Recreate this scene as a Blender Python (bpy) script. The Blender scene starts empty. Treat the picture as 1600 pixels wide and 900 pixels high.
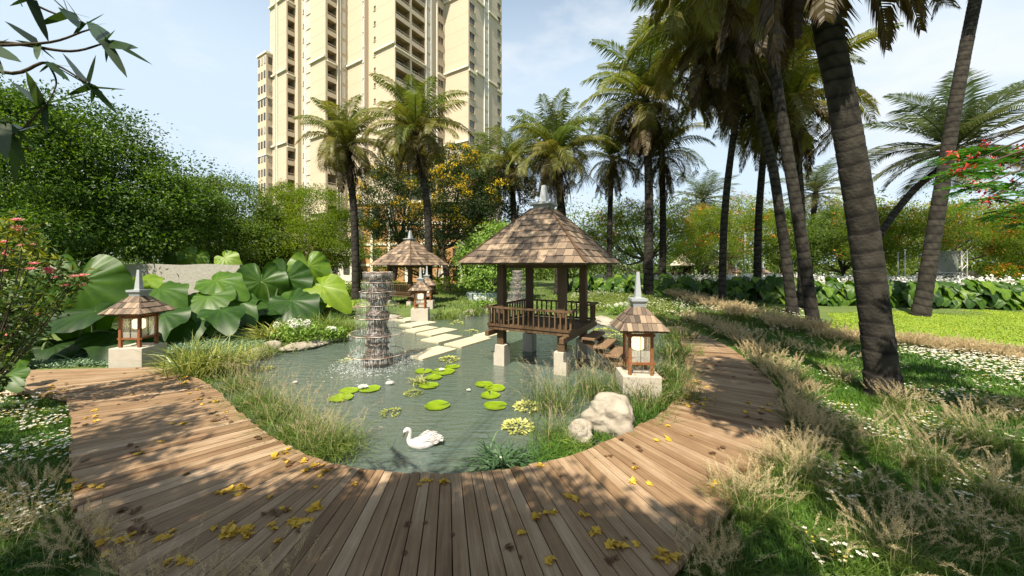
import bpy, math, random
import numpy as np
from mathutils import Vector, noise as mnoise
R = math.radians
rng = np.random.default_rng(7)
random.seed(7)
SC = bpy.context.scene
COL = SC.collection
# ------------------------------------------------------------------ camera, sky, sun, exposure
H, F, HY = 3.3, 560.0, 412.0          # eye height over the pond, focal length and horizon in 1600-px units
cd = bpy.data.cameras.new('camera'); cam = bpy.data.objects.new('camera', cd); COL.objects.link(cam)
cam.location = (0, 0, H); cam.rotation_euler = (R(90), 0, 0)
cd.sensor_width = 36; cd.lens = F/1600*36; cd.shift_y = -(450-HY)/1600; cd.clip_end = 3000; cd.clip_start = .05
SC.camera = cam
SUN_EL = 56.0
SUN_H = (-0.42, -0.907)               # horizontal direction towards the sun
sv = Vector((SUN_H[0]*math.cos(R(SUN_EL)), SUN_H[1]*math.cos(R(SUN_EL)), math.sin(R(SUN_EL))))
sl = bpy.data.lights.new('sun', 'SUN'); so = bpy.data.objects.new('sun', sl); COL.objects.link(so)
sl.energy = 5.0; sl.angle = R(.6); sl.color = (1, .90, .745)
so.rotation_euler = sv.to_track_quat('Z', 'Y').to_euler()
w = bpy.data.worlds.new('World'); SC.world = w; w.use_nodes = True
def world():
    nt = w.node_tree; N = nt.nodes; L = nt.links; N.clear()
    out = N.new('ShaderNodeOutputWorld'); bg = N.new('ShaderNodeBackground'); L.new(bg.outputs[0], out.inputs[0])
    sky = N.new('ShaderNodeTexSky'); sky.sky_type = 'NISHITA'; sky.sun_disc = False
    sky.sun_elevation = R(SUN_EL); sky.sun_rotation = math.atan2(SUN_H[0], SUN_H[1]); sky.air_density = 1.0; sky.dust_density = 1.0; sky.ozone_density = 2.0
    tc = N.new('ShaderNodeTexCoord'); sep = N.new('ShaderNodeSeparateXYZ'); L.new(tc.outputs['Generated'], sep.inputs[0])
    # thin cloud veil: brighter towards the horizon, with puffs
    mp = N.new('ShaderNodeMapping'); mp.inputs['Scale'].default_value = (1, 1, 2.2); mp.inputs['Location'].default_value = (.35, .1, .3); L.new(tc.outputs['Generated'], mp.inputs[0])
    n1 = N.new('ShaderNodeTexNoise'); n1.inputs['Scale'].default_value = 3.2; n1.inputs['Detail'].default_value = 9; n1.inputs['Roughness'].default_value = .55; L.new(mp.outputs[0], n1.inputs['Vector'])
    r1 = N.new('ShaderNodeMapRange'); r1.inputs[1].default_value = .49; r1.inputs[2].default_value = .66; r1.inputs[3].default_value = 0; r1.inputs[4].default_value = .65; L.new(n1.outputs[0], r1.inputs[0])
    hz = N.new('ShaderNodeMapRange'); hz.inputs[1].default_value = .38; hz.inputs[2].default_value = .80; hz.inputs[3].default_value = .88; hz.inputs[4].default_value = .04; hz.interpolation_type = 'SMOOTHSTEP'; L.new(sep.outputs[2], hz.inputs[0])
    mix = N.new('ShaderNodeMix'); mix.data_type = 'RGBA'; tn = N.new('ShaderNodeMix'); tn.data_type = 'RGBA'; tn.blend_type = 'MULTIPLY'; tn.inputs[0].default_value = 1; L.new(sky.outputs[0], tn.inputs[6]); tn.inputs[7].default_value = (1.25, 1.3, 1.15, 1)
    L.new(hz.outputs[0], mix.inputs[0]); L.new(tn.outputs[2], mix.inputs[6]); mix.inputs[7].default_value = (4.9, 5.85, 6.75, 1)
    cl = N.new('ShaderNodeMix'); cl.data_type = 'RGBA'; L.new(r1.outputs[0], cl.inputs[0]); L.new(mix.outputs[2], cl.inputs[6]); cl.inputs[7].default_value = (6.3, 6.45, 6.6, 1)
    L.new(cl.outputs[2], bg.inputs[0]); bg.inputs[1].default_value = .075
world()
SC.view_settings.view_transform = 'Standard'; SC.view_settings.look = 'None'
SC.view_settings.exposure = 1.1; SC.view_settings.gamma = 1; SC.view_settings.use_curve_mapping = False
SC.cycles.max_bounces = 6; SC.cycles.diffuse_bounces = 3; SC.cycles.glossy_bounces = 3; SC.cycles.transparent_max_bounces = 10; SC.cycles.transmission_bounces = 4
SC.cycles.use_denoising = True
SC.cycles.caustics_reflective = False; SC.cycles.caustics_refractive = False; SC.cycles.sample_clamp_indirect = 6

# ------------------------------------------------------------------ helpers
def P(px, py, Y): return np.array([(px-800)/F*Y, Y, H-(py-HY)/F*Y])
def G(px, py, z=0.): return P(px, py, (H-z)*F/(py-HY))
def WX(px, Y): return (px-800)/F*Y
def nrm(a): a = np.asarray(a, float); return a/(np.linalg.norm(a, axis=-1, keepdims=True)+1e-9)
class MB:
    def __init__(s): s.V = []; s.F = {3: [], 4: []}; s.T = []; s.n = 0
    def add(s, V, Fc, t=.5):
        V = np.asarray(V, float).reshape(-1, 3); Fc = np.asarray(Fc, int)
        s.V.append(V); s.F[Fc.shape[1]].append(Fc+s.n)
        s.T.append(np.broadcast_to(np.asarray(t, float), (len(V),)).copy()); s.n += len(V)
    def addmix(s, V, F4, F3, t=.5):
        V = np.asarray(V, float).reshape(-1, 3)
        if len(F4): s.F[4].append(np.asarray(F4, int)+s.n)
        if len(F3): s.F[3].append(np.asarray(F3, int)+s.n)
        s.V.append(V); s.T.append(np.broadcast_to(np.asarray(t, float), (len(V),)).copy()); s.n += len(V)
    def box(s, c, size, rz=0, t=.5, M=None, taper=1.):
        h = np.array(size)/2.
        v = np.array([[x, y, z] for z in (-1, 1) for y in (-1, 1) for x in (-1, 1)], float)
        v[4:, :2] *= taper
        v = v*h
        if M is None:
            c_, s_ = math.cos(rz), math.sin(rz); M = np.array([[c_, -s_, 0], [s_, c_, 0], [0, 0, 1]])
        s.add(v@np.asarray(M).T+np.asarray(c, float), [[0, 2, 3, 1], [4, 5, 7, 6], [0, 1, 5, 4], [2, 6, 7, 3], [0, 4, 6, 2], [1, 3, 7, 5]], t)
    def bar(s, a, b, wd, ht, t=.5, up=(0, 0, 1)):
        a = np.asarray(a, float); b = np.asarray(b, float); d = nrm(b-a); sd = nrm(np.cross(d, up)); u = np.cross(sd, d)
        s.box((a+b)/2, (np.linalg.norm(b-a), wd, ht), t=t, M=np.stack([d, sd, u], 1))
    def tube(s, pts, rad, n=8, t=.5, cap=True):
        pts = np.asarray(pts, float); m = len(pts); rad = np.broadcast_to(np.asarray(rad, float), (m,))
        d = nrm(np.gradient(pts, axis=0)); ref = np.array([0, 0, 1.]) if abs(d[:, 2]).mean() < .8 else np.array([1., 0, 0])
        sd = nrm(np.cross(d, ref)); u = np.cross(sd, d)
        a = np.linspace(0, 2*np.pi, n, endpoint=False)
        V = pts[:, None]+rad[:, None, None]*(np.cos(a)[None, :, None]*sd[:, None]+np.sin(a)[None, :, None]*u[:, None])
        i = np.arange(m-1)[:, None]*n; j = np.arange(n)[None]; k = (j+1) % n
        Fc = np.stack([i+j, i+k, i+n+k, i+n+j], -1).reshape(-1, 4)
        tt = np.repeat(np.broadcast_to(np.asarray(t, float), (m,)), n)
        V = V.reshape(-1, 3)
        if cap:
            V = np.vstack([V, pts[0], pts[-1]]); tt = np.append(tt, [tt[0], tt[-1]])
            j = np.arange(n); k = (j+1) % n
            F3 = np.vstack([np.stack([k, j, np.full(n, m*n)], -1), np.stack([(m-1)*n+j, (m-1)*n+k, np.full(n, m*n+1)], -1)])
            s.addmix(V, Fc, F3, tt)
        else: s.add(V, Fc, tt)
    def lathe(s, prof, c=(0, 0, 0), n=24, t=.5, rot=0.):
        prof = np.asarray(prof, float); m = len(prof); a = np.linspace(0, 2*np.pi, n, endpoint=False)+rot
        V = np.stack([prof[:, None, 0]*np.cos(a), prof[:, None, 0]*np.sin(a), np.repeat(prof[:, 1:2], n, 1)], -1)+np.asarray(c, float)
        i = np.arange(m-1)[:, None]*n; j = np.arange(n)[None]; k = (j+1) % n
        s.add(V, np.stack([i+j, i+k, i+n+k, i+n+j], -1).reshape(-1, 4), t)
    def build(s, name, mat, parent=None, smooth=False, bevel=0):
        me = bpy.data.meshes.new(name)
        V = np.vstack(s.V) if s.V else np.zeros((0, 3)); me.vertices.add(len(V)); me.vertices.foreach_set('co', V.astype(np.float32).ravel())
        f4 = np.vstack(s.F[4]) if s.F[4] else np.zeros((0, 4), int); f3 = np.vstack(s.F[3]) if s.F[3] else np.zeros((0, 3), int)
        nl = f4.size+f3.size; me.loops.add(nl); me.polygons.add(len(f4)+len(f3))
        me.loops.foreach_set('vertex_index', np.concatenate([f4.ravel(), f3.ravel()]).astype(np.int32))
        tot = np.concatenate([np.full(len(f4), 4), np.full(len(f3), 3)]); st = np.concatenate([[0], np.cumsum(tot)[:-1]])
        me.polygons.foreach_set('loop_start', st.astype(np.int32))
        me.polygons.foreach_set('use_smooth', np.full(len(tot), smooth))
        at = me.attributes.new('tint', 'FLOAT', 'POINT'); at.data.foreach_set('value', np.concatenate(s.T).astype(np.float32))
        me.update(calc_edges=True); me.validate()
        me.materials.append(mat)
        o = bpy.data.objects.new(name, me); COL.objects.link(o)
        if parent is not None: o.parent = parent
        if bevel:
            b = o.modifiers.new('bevel', 'BEVEL'); b.width = bevel; b.segments = 2; b.limit_method = 'ANGLE'
        return o
def tag(o, label=None, cat=None, group=None, kind=None):
    if label: o['label'] = label
    if cat: o['category'] = cat
    if group: o['group'] = group
    if kind: o['kind'] = kind
    return o
def thing(name, label, cat, loc=(0, 0, 0), rz=0, group=None):
    o = bpy.data.objects.new(name, None); COL.objects.link(o); o.location = loc; o.rotation_euler.z = rz; o.empty_display_size = .3
    return tag(o, label, cat, group)
def children(o): return [c for c in COL.objects if c.parent == o]
def copy_tree(o, parent=None):
    c = o.copy(); COL.objects.link(c)
    if parent is not None: c.parent = parent
    for ch in children(o): copy_tree(ch, c)
    return c
_m = {}
def mat(name, cols, rough=.7, nz=.3, scale=6., detail=4, bump=0., bscale=25., trans=0., spec=.3, stretch=(1, 1, 1), metal=0., sheen=0.):
    if name in _m: return _m[name]
    m = bpy.data.materials.new(name); m.use_nodes = True; nt = m.node_tree; N = nt.nodes; L = nt.links
    b = N['Principled BSDF']; out = N['Material Output']
    at = N.new('ShaderNodeAttribute'); at.attribute_name = 'tint'
    tc = N.new('ShaderNodeTexCoord'); mp = N.new('ShaderNodeMapping'); mp.inputs['Scale'].default_value = stretch; L.new(tc.outputs['Object'], mp.inputs[0])
    no = N.new('ShaderNodeTexNoise'); no.inputs['Scale'].default_value = scale; no.inputs['Detail'].default_value = detail; no.inputs['Roughness'].default_value = .6; L.new(mp.outputs[0], no.inputs['Vector'])
    # fac = tint + nz*(noise-.5)*2
    ma = N.new('ShaderNodeMath'); ma.operation = 'MULTIPLY_ADD'; L.new(no.outputs[0], ma.inputs[0]); ma.inputs[1].default_value = 2*nz; ma.inputs[2].default_value = -nz
    ad = N.new('ShaderNodeMath'); ad.use_clamp = True; L.new(at.outputs['Fac'], ad.inputs[0]); L.new(ma.outputs[0], ad.inputs[1])
    rp = N.new('ShaderNodeValToRGB'); el = rp.color_ramp.elements
    k = len(cols)
    while len(el) < k: el.new(.5)
    for i, c in enumerate(cols): el[i].position = i/(k-1) if k > 1 else i; el[i].color = (*c, 1)
    L.new(ad.outputs[0], rp.inputs[0]); L.new(rp.outputs[0], b.inputs['Base Color'])
    b.inputs['Roughness'].default_value = rough; b.inputs['Metallic'].default_value = metal; b.inputs['Specular IOR Level'].default_value = spec
    if bump:
        n2 = N.new('ShaderNodeTexNoise'); n2.inputs['Scale'].default_value = bscale; n2.inputs['Detail'].default_value = 5; L.new(mp.outputs[0], n2.inputs['Vector'])
        bp = N.new('ShaderNodeBump'); bp.inputs['Strength'].default_value = bump; bp.inputs['Distance'].default_value = .03; L.new(n2.outputs[0], bp.inputs['Height']); L.new(bp.outputs[0], b.inputs['Normal'])
    if trans:
        tr = N.new('ShaderNodeBsdfTranslucent'); hs = N.new('ShaderNodeHueSaturation'); hs.inputs['Value'].default_value = 1.5; hs.inputs['Saturation'].default_value = 1.1; hs.inputs['Hue'].default_value = .488
        L.new(rp.outputs[0], hs.inputs['Color']); L.new(hs.outputs[0], tr.inputs[0])
        mx = N.new('ShaderNodeMixShader'); mx.inputs[0].default_value = trans; L.new(b.outputs[0], mx.inputs[1]); L.new(tr.outputs[0], mx.inputs[2]); L.new(mx.outputs[0], out.inputs[0])
    _m[name] = m; return m
def emat(name, col, s):
    m = mat(name, [col, col]); b = m.node_tree.nodes['Principled BSDF']; b.inputs['Emission Color'].default_value = (*col, 1); b.inputs['Emission Strength'].default_value = s; return m
def thin(name, col, alpha, rough=.1):
    """see-through sheet: transparent mixed with a surface"""
    m = mat(name, [col, col], rough=rough, spec=.5); b = m.node_tree.nodes['Principled BSDF']; b.inputs['Alpha'].default_value = alpha; return m

# leaf cards: folded diamonds; blades of grass; both vectorised
def leafcards(mb, Pt, D, size, wr=.45, t=.5, fold=.12, up=None):
    n = len(Pt); size = np.broadcast_to(np.asarray(size, float), (n,))[:, None]; D = nrm(D)
    ref = rng.normal(size=(n, 3))*.6+np.array([0, 0, 1.]) if up is None else up+rng.normal(size=(n, 3))*.25
    S = nrm(np.cross(D, ref)); U = np.cross(S, D)
    mid = Pt+D*size*.45
    V = np.stack([Pt, mid+S*size*wr*.5+U*size*fold, Pt+D*size-U*size*.1, mid-S*size*wr*.5+U*size*fold], 1).reshape(-1, 3)
    i = np.arange(n)[:, None]*4
    F3 = np.concatenate([i+np.array([0, 2, 1]), i+np.array([0, 3, 2])])
    mb.add(V, F3, np.repeat(np.broadcast_to(t, (n,)), 4))
def blades(mb, Pt, D, length, width, droop, t=.5, face=None, segs=3):
    n = len(Pt); length = np.broadcast_to(np.asarray(length, float), (n,)); width = np.broadcast_to(np.asarray(width, float), (n,)); droop = np.broadcast_to(np.asarray(droop, float), (n,))
    D = nrm(D); Hh = D*np.array([1, 1, 0]); Hh = nrm(Hh+rng.normal(size=(n, 3))*np.array([.05, .05, 0]))
    S = np.cross(Hh, np.array([0, 0, 1.])) if face is None else face
    S = nrm(S+rng.normal(size=(n, 3))*.35)
    V = []
    for k in range(segs+1):
        s = k/segs
        c = Pt+D*(length*s)[:, None]+(Hh*.75*(droop*length*s*s)[:, None])-np.array([0, 0, 1.])*(droop*length*s*s*.8)[:, None]
        wd = (width*(1-.15*s-.85*s**3)*.5)[:, None]
        if k < segs: V += [c-S*wd, c+S*wd]
        else: V += [c]
    m = 2*segs+1
    V = np.stack(V, 1).reshape(-1, 3); i = np.arange(n)[:, None]*m
    F4 = np.concatenate([i+np.array([2*k, 2*k+1, 2*k+3, 2*k+2]) for k in range(segs-1)]) if segs > 1 else np.zeros((0, 4), int)
    F3 = i+np.array([2*segs-2, 2*segs-1, 2*segs])
    mb.addmix(V, F4, F3, np.repeat(np.broadcast_to(t, (n,)), m))
def rand_dir(n, up=0., sp=1.): return nrm(rng.normal(size=(n, 3))*sp+np.array([0, 0, up]))

# ------------------------------------------------------------------ palette
M_ground = mat('soil', [(.06, .09, .025), (.09, .13, .03), (.13, .12, .06)], rough=.95, nz=.6, scale=.7, bump=.6, bscale=12)
M_lawn = mat('lawn_turf', [(.09, .15, .012), (.17, .25, .018), (.23, .27, .04)], rough=.9, nz=.8, scale=1.6, bump=.4, bscale=60)
M_wood = mat('kerb_wood', [(.115, .07, .04), (.20, .135, .085), (.30, .22, .15), (.38, .30, .21)], rough=.62, nz=.42, scale=3.2, detail=8, bump=.35, bscale=14, spec=.35)
M_dkwood = mat('brown_timber', [(.055, .031, .016), (.095, .058, .030), (.15, .092, .048)], rough=.6, nz=.3, scale=5, bump=.25, bscale=30, stretch=(1, 1, .35))
M_redwood = mat('red_timber', [(.13, .045, .016), (.20, .075, .028), (.26, .11, .045)], rough=.55, nz=.3, scale=7, bump=.2)
M_shingle = mat('shingle', [(.055, .042, .033), (.105, .078, .058), (.19, .138, .095), (.29, .215, .145)], rough=.8, nz=.18, scale=9, bump=.4, bscale=30)
M_metal = mat('zinc', [(.24, .26, .27), (.34, .36, .37)], rough=.45, nz=.3, scale=4, spec=.5)
M_stone = mat('cast_stone', [(.30, .27, .21), (.41, .375, .31), (.47, .43, .36)], rough=.9, nz=.4, scale=5, detail=8, bump=.3, bscale=40)
M_slab = mat('pale_slab', [(.30, .27, .17), (.42, .385, .26), (.50, .46, .33)], rough=.85, nz=.45, scale=3, detail=8, bump=.25, bscale=30)
M_rock = mat('sandstone', [(.095, .075, .055), (.20, .17, .13), (.31, .275, .22), (.40, .365, .31)], rough=.92, nz=.5, scale=2.6, detail=10, bump=.9, bscale=9)
M_granite = mat('granite', [(.16, .15, .13), (.26, .25, .215), (.36, .34, .30)], rough=.9, nz=.5, scale=7, detail=10, bump=.7, bscale=9)
def leafmat(name, cols, trans=.3, rough=.5, nz=.16): return mat(name, cols, rough=rough, nz=nz, scale=1.1, trans=trans, spec=.35)
M_leafA = leafmat('leaf_broad', [(.022, .055, .008), (.062, .13, .013), (.15, .235, .02)], trans=.40)
M_leafB = leafmat('leaf_mid', [(.04, .08, .012), (.095, .16, .018), (.19, .26, .025)], trans=.42)
M_leafC = leafmat('leaf_olive', [(.06, .11, .012), (.15, .23, .02), (.29, .35, .035)], trans=.45)
M_leafD = leafmat('leaf_dark', [(.018, .036, .01), (.036, .068, .014), (.07, .11, .02)])
M_leafE = leafmat('leaf_pale', [(.08, .17, .025), (.18, .30, .045), (.32, .44, .13)], trans=.4)
M_leafF = leafmat('leaf_near', [(.010, .026, .006), (.022, .050, .010), (.05, .085, .018)], trans=.30, rough=.4)
M_yellow = leafmat('blossom_yellow', [(.50, .34, .01), (.70, .50, .015), (.78, .62, .05)], trans=.35)
M_orange = leafmat('blossom_orange', [(.45, .10, .015), (.60, .20, .03), (.6, .30, .05)], trans=.3)
M_pink = leafmat('blossom_pink', [(.55, .07, .10), (.65, .22, .22), (.8, .55, .5)], trans=.25)
M_red = leafmat('blossom_red', [(.40, .02, .015), (.55, .05, .03), (.6, .16, .10)], trans=.25)
M_white = leafmat('blossom_white', [(.62, .60, .5), (.75, .74, .68), (.8, .8, .78)], trans=.2)
M_bark = mat('bark', [(.03, .022, .016), (.07, .052, .038), (.11, .09, .07)], rough=.95, nz=.45, scale=6, bump=.8, bscale=14, stretch=(1, 1, .3))
M_palmbark = mat('palm_bark', [(.005, .0042, .0034), (.016, .0135, .0105), (.032, .028, .022), (.050, .044, .035)], rough=.95, nz=.24, scale=5, detail=8, bump=.8, bscale=15, stretch=(1, 1, 1.0))
M_frond = leafmat('palm_frond', [(.045, .028, .012), (.092, .070, .016), (.140, .135, .022), (.115, .145, .024), (.065, .11, .026)], trans=.34, rough=.5, nz=.1)
M_frond2 = leafmat('palm_frond_pale', [(.07, .06, .02), (.10, .11, .035), (.08, .12, .05)], trans=.3, rough=.4, nz=.1)
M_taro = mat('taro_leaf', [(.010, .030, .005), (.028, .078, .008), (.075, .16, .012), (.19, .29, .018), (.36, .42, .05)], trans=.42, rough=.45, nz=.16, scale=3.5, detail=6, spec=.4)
M_stem = mat('taro_stem', [(.06, .10, .03), (.10, .15, .04)], rough=.5)
M_grass = leafmat('grass_blade', [(.03, .06, .012), (.06, .11, .016), (.11, .17, .025), (.17, .22, .04)], trans=.3, rough=.5, nz=.12)
M_lush = leafmat('lush_blade', [(.025, .075, .008), (.045, .125, .012), (.09, .18, .02), (.15, .24, .03)], trans=.3, rough=.5, nz=.12)
M_strap = leafmat('strap_leaf', [(.04, .08, .02), (.09, .15, .03), (.20, .25, .05), (.40, .40, .12)], trans=.3, rough=.35, nz=.1)
M_dry = leafmat('dry_plume', [(.32, .25, .12), (.50, .41, .24), (.66, .58, .38)], trans=.3, rough=.8, nz=.12)
M_silver = leafmat('silver_cover', [(.07, .13, .06), (.16, .25, .14), (.30, .40, .26)], trans=.15, nz=.2)
M_pad = leafmat('lily_pad', [(.08, .15, .006), (.16, .25, .009), (.25, .33, .02)], trans=.1, rough=.3)
M_duck = leafmat('floating_rosette', [(.16, .20, .03), (.34, .36, .08), (.5, .5, .2)], trans=.2)
M_fall_y = leafmat('fallen_yellow', [(.34, .20, .015), (.50, .32, .03), (.6, .42, .06)], trans=.15, nz=.3)
M_fall_b = leafmat('fallen_brown', [(.05, .028, .014), (.10, .055, .025), (.2, .1, .03)], trans=.1, nz=.3)
M_black = mat('black_and_gap_shade', [(.012, .010, .008), (.02, .016, .012)], rough=.95)  # also the plain black of the swan's eyes and face patches

# ------------------------------------------------------------------ pond outline and terrain
DZ = .28
pairs = [((251, 573), (40, 578)), ((262, 579), (38, 592)), ((276, 585), (46, 612)), ((309, 594), (99, 622)), ((339, 615), (110, 645)), ((369, 645), (111, 690)), ((402, 672), (112, 745)), ((450, 702), (125, 812)),
         ((500, 722), (200, 900)), ((560, 736), (350, 985)), ((630, 742), (520, 1050)), ((700, 743), (700, 1075)), ((765, 740), (860, 1050)), ((830, 730), (985, 965)), ((900, 712), (1065, 880)), ((955, 690), (1130, 805)),
         ((1005, 665), (1185, 745)), ((1040, 645), (1215, 695)), ((1060, 625), (1228, 655)), ((1073, 605), (1222, 628)), ((1077, 580), (1205, 598)), ((1075, 561), (1177, 570)), ((1069, 540), (1140, 543)), ((1058, 522), (1095, 522)), ((1040, 511), (1063, 509))]
dI = np.array([G(*a, DZ) for a, b in pairs])[:, :2]; dO = np.array([G(*b, DZ) for a, b in pairs])[:, :2]
def catmull(p, k=8):
    p = np.asarray(p, float); q = np.vstack([2*p[0]-p[1], p, 2*p[-1]-p[-2]]); out = []
    for i in range(1, len(q)-2):
        for s in np.linspace(0, 1, k, endpoint=False):
            a, b, c, d = q[i-1:i+3]; out.append(.5*(2*b+(c-a)*s+(2*a-5*b+4*c-d)*s*s+(3*b-a-3*c+d)*s**3))
    return np.array(out+[p[-1]])
cI, cO = catmull(dI), catmull(dO)
back = [(955, 502), (925, 497), (850, 492), (760, 489), (700, 489), (655, 492), (622, 498), (585, 504), (560, 512), (540, 523), (500, 534), (450, 543), (415, 549), (398, 562), (360, 590), (335, 600)]
pond = np.vstack([cI[8*3:], np.array([G(a, b, 0)[:2] for a, b in back])])
pond = pond - .0
def inpoly(X, Y, poly):
    x0, y0 = poly[:, 0], poly[:, 1]; x1, y1 = np.roll(x0, -1), np.roll(y0, -1); ins = np.zeros(X.shape, bool); dm = np.full(X.shape, 1e9)
    for a, b, c, d in zip(x0, y0, x1, y1):
        cond = ((b > Y) != (d > Y)); xi = (c-a)*(Y-b)/((d-b) if d != b else 1e-9)+a; ins ^= cond & (X < xi)
        L2 = (c-a)**2+(d-b)**2+1e-12; tt = np.clip(((X-a)*(c-a)+(Y-b)*(d-b))/L2, 0, 1); dm = np.minimum(dm, (X-a-tt*(c-a))**2+(Y-b-tt*(d-b))**2)
    return ins, np.sqrt(dm)
deckpoly = np.vstack([cI, cO[::-1]])
def gz(X, Y):
    X = np.asarray(X, float); Y = np.asarray(Y, float); ins, d = inpoly(X, Y, pond)
    sd = np.where(ins, -d, d)
    z = -.45+.57*np.clip((sd+.45)/.6, 0, 1)**1.0
    far = np.clip((Y-17)/20, 0, 1); z = z+.3*far
    return z+np.where(sd > .3, .03*np.sin(X*.9+1.3*np.sin(Y*.5))*np.cos(Y*.8), 0)
def onground(px, py):
    z = .12
    for _ in range(3):
        p = G(px, py, z); z = float(gz(p[0], p[1]))
    return G(px, py, z)
def gpt(px, Y): x = WX(px, Y); return np.array([x, Y, float(gz(x, Y))])
def terrain():
    a = np.concatenate([-np.geomspace(900, 26, 22), np.arange(-24, 24.1, .3), np.geomspace(26, 900, 22)])
    b = np.concatenate([-np.geomspace(300, 4, 12), np.arange(-2, 28.1, .3), np.geomspace(29, 1500, 30)])
    X, Y = np.meshgrid(a, b); Z = gz(X, Y); nx, ny = len(a), len(b)
    i = np.arange(ny-1)[:, None]*nx; j = np.arange(nx-1)[None]
    m = MB(); m.add(np.stack([X, Y, Z], -1), np.stack([i+j, i+j+1, i+nx+j+1, i+nx+j], -1).reshape(-1, 4), .4)
    tag(m.build('ground', M_ground, smooth=True), kind='structure')
terrain()
def fan_sheet(name, poly, z, m, kind='structure', cut=None):
    import bmesh
    bm = bmesh.new(); vs = [bm.verts.new((p[0], p[1], z)) for p in poly]; f = bm.faces.new(vs); bmesh.ops.triangulate(bm, faces=[f])
    for f in bm.faces:
        if f.normal.z < 0: f.normal_flip()
    me = bpy.data.meshes.new(name); bm.to_mesh(me); at = me.attributes.new('tint', 'FLOAT', 'POINT'); at.data.foreach_set('value', np.full(len(me.vertices), .5, np.float32))
    me.materials.append(m); o = bpy.data.objects.new(name, me); COL.objects.link(o); return tag(o, kind=kind)
def water_mat():
    m = mat('pond_water', [(.050, .088, .078), (.075, .100, .080), (.108, .115, .082)], rough=.08, nz=.5, scale=.35, spec=.5)
    nt = m.node_tree; N = nt.nodes; L = nt.links; b = N['Principled BSDF']
    tc = N.new('ShaderNodeTexCoord'); mp = N.new('ShaderNodeMapping'); mp.inputs['Rotation'].default_value = (0, 0, R(-20)); mp.inputs['Scale'].default_value = (.55, 2.0, 1); L.new(tc.outputs['Object'], mp.inputs[0])
    n1 = N.new('ShaderNodeTexNoise'); n1.inputs['Scale'].default_value = 3.2; n1.inputs['Detail'].default_value = 3; n1.inputs['Distortion'].default_value = .4; L.new(mp.outputs[0], n1.inputs['Vector'])
    mp2 = N.new('ShaderNodeMapping'); mp2.inputs['Rotation'].default_value = (0, 0, R(14)); mp2.inputs['Scale'].default_value = (.8, 2.4, 1); L.new(tc.outputs['Object'], mp2.inputs[0])
    wv = N.new('ShaderNodeTexNoise'); wv.inputs['Scale'].default_value = 8; wv.inputs['Detail'].default_value = 2; L.new(mp2.outputs[0], wv.inputs['Vector'])
    add = N.new('ShaderNodeMath'); add.operation = 'MULTIPLY_ADD'; L.new(wv.outputs[0], add.inputs[0]); add.inputs[1].default_value = .35; L.new(n1.outputs[0], add.inputs[2])
    bp = N.new('ShaderNodeBump'); bp.inputs['Strength'].default_value = .8; bp.inputs['Distance'].default_value = .075; b.inputs['Specular IOR Level'].default_value = .9; L.new(add.outputs[0], bp.inputs['Height']); L.new(bp.outputs[0], b.inputs['Normal'])
    return m
c0 = pond.mean(0)
fan_sheet('pond_water', c0+(pond-c0)*1.03, 0.0, water_mat())

# ------------------------------------------------------------------ boardwalk
def deck_mat():
    m = mat('deck_wood', [(.052, .027, .011), (.115, .064, .030), (.215, .138, .075), (.35, .255, .165), (.48, .385, .27)], rough=.6, nz=.2, scale=1.3, detail=6, spec=.35); nt = m.node_tree; N = nt.nodes; L = nt.links; b = N['Principled BSDF']
    at = N.new('ShaderNodeAttribute'); at.attribute_name = 'grain'
    def noise(sc, d):
        mp = N.new('ShaderNodeMapping'); mp.inputs['Scale'].default_value = sc; L.new(at.outputs['Vector'], mp.inputs[0]); n = N.new('ShaderNodeTexNoise'); n.inputs['Scale'].default_value = 1; n.inputs['Detail'].default_value = d; n.inputs['Roughness'].default_value = .65; n.inputs['Distortion'].default_value = .6; L.new(mp.outputs[0], n.inputs['Vector']); return n.outputs[0]
    g1, g2 = noise((.9, 34, 1), 6), noise((.7, 6, 1), 5)
    ad = [x for x in N if x.type == 'MATH' and x.operation == 'ADD'][0]; rp = [x for x in N if x.type == 'VALTORGB'][0]
    a1 = N.new('ShaderNodeMath'); a1.operation = 'MULTIPLY_ADD'; L.new(g1, a1.inputs[0]); a1.inputs[1].default_value = .5; a1.inputs[2].default_value = -.25
    a2 = N.new('ShaderNodeMath'); a2.operation = 'MULTIPLY_ADD'; L.new(g2, a2.inputs[0]); a2.inputs[1].default_value = .6; a2.inputs[2].default_value = -.30
    s1 = N.new('ShaderNodeMath'); L.new(a1.outputs[0], s1.inputs[0]); L.new(a2.outputs[0], s1.inputs[1]); s2 = N.new('ShaderNodeMath'); s2.use_clamp = True; L.new(s1.outputs[0], s2.inputs[0]); L.new(ad.outputs[0], s2.inputs[1]); L.new(s2.outputs[0], rp.inputs[0])
    bp = N.new('ShaderNodeBump'); bp.inputs['Strength'].default_value = .5; bp.inputs['Distance'].default_value = .006; L.new(g1, bp.inputs['Height']); L.new(bp.outputs[0], b.inputs['Normal']); return m
GR = []
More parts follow.
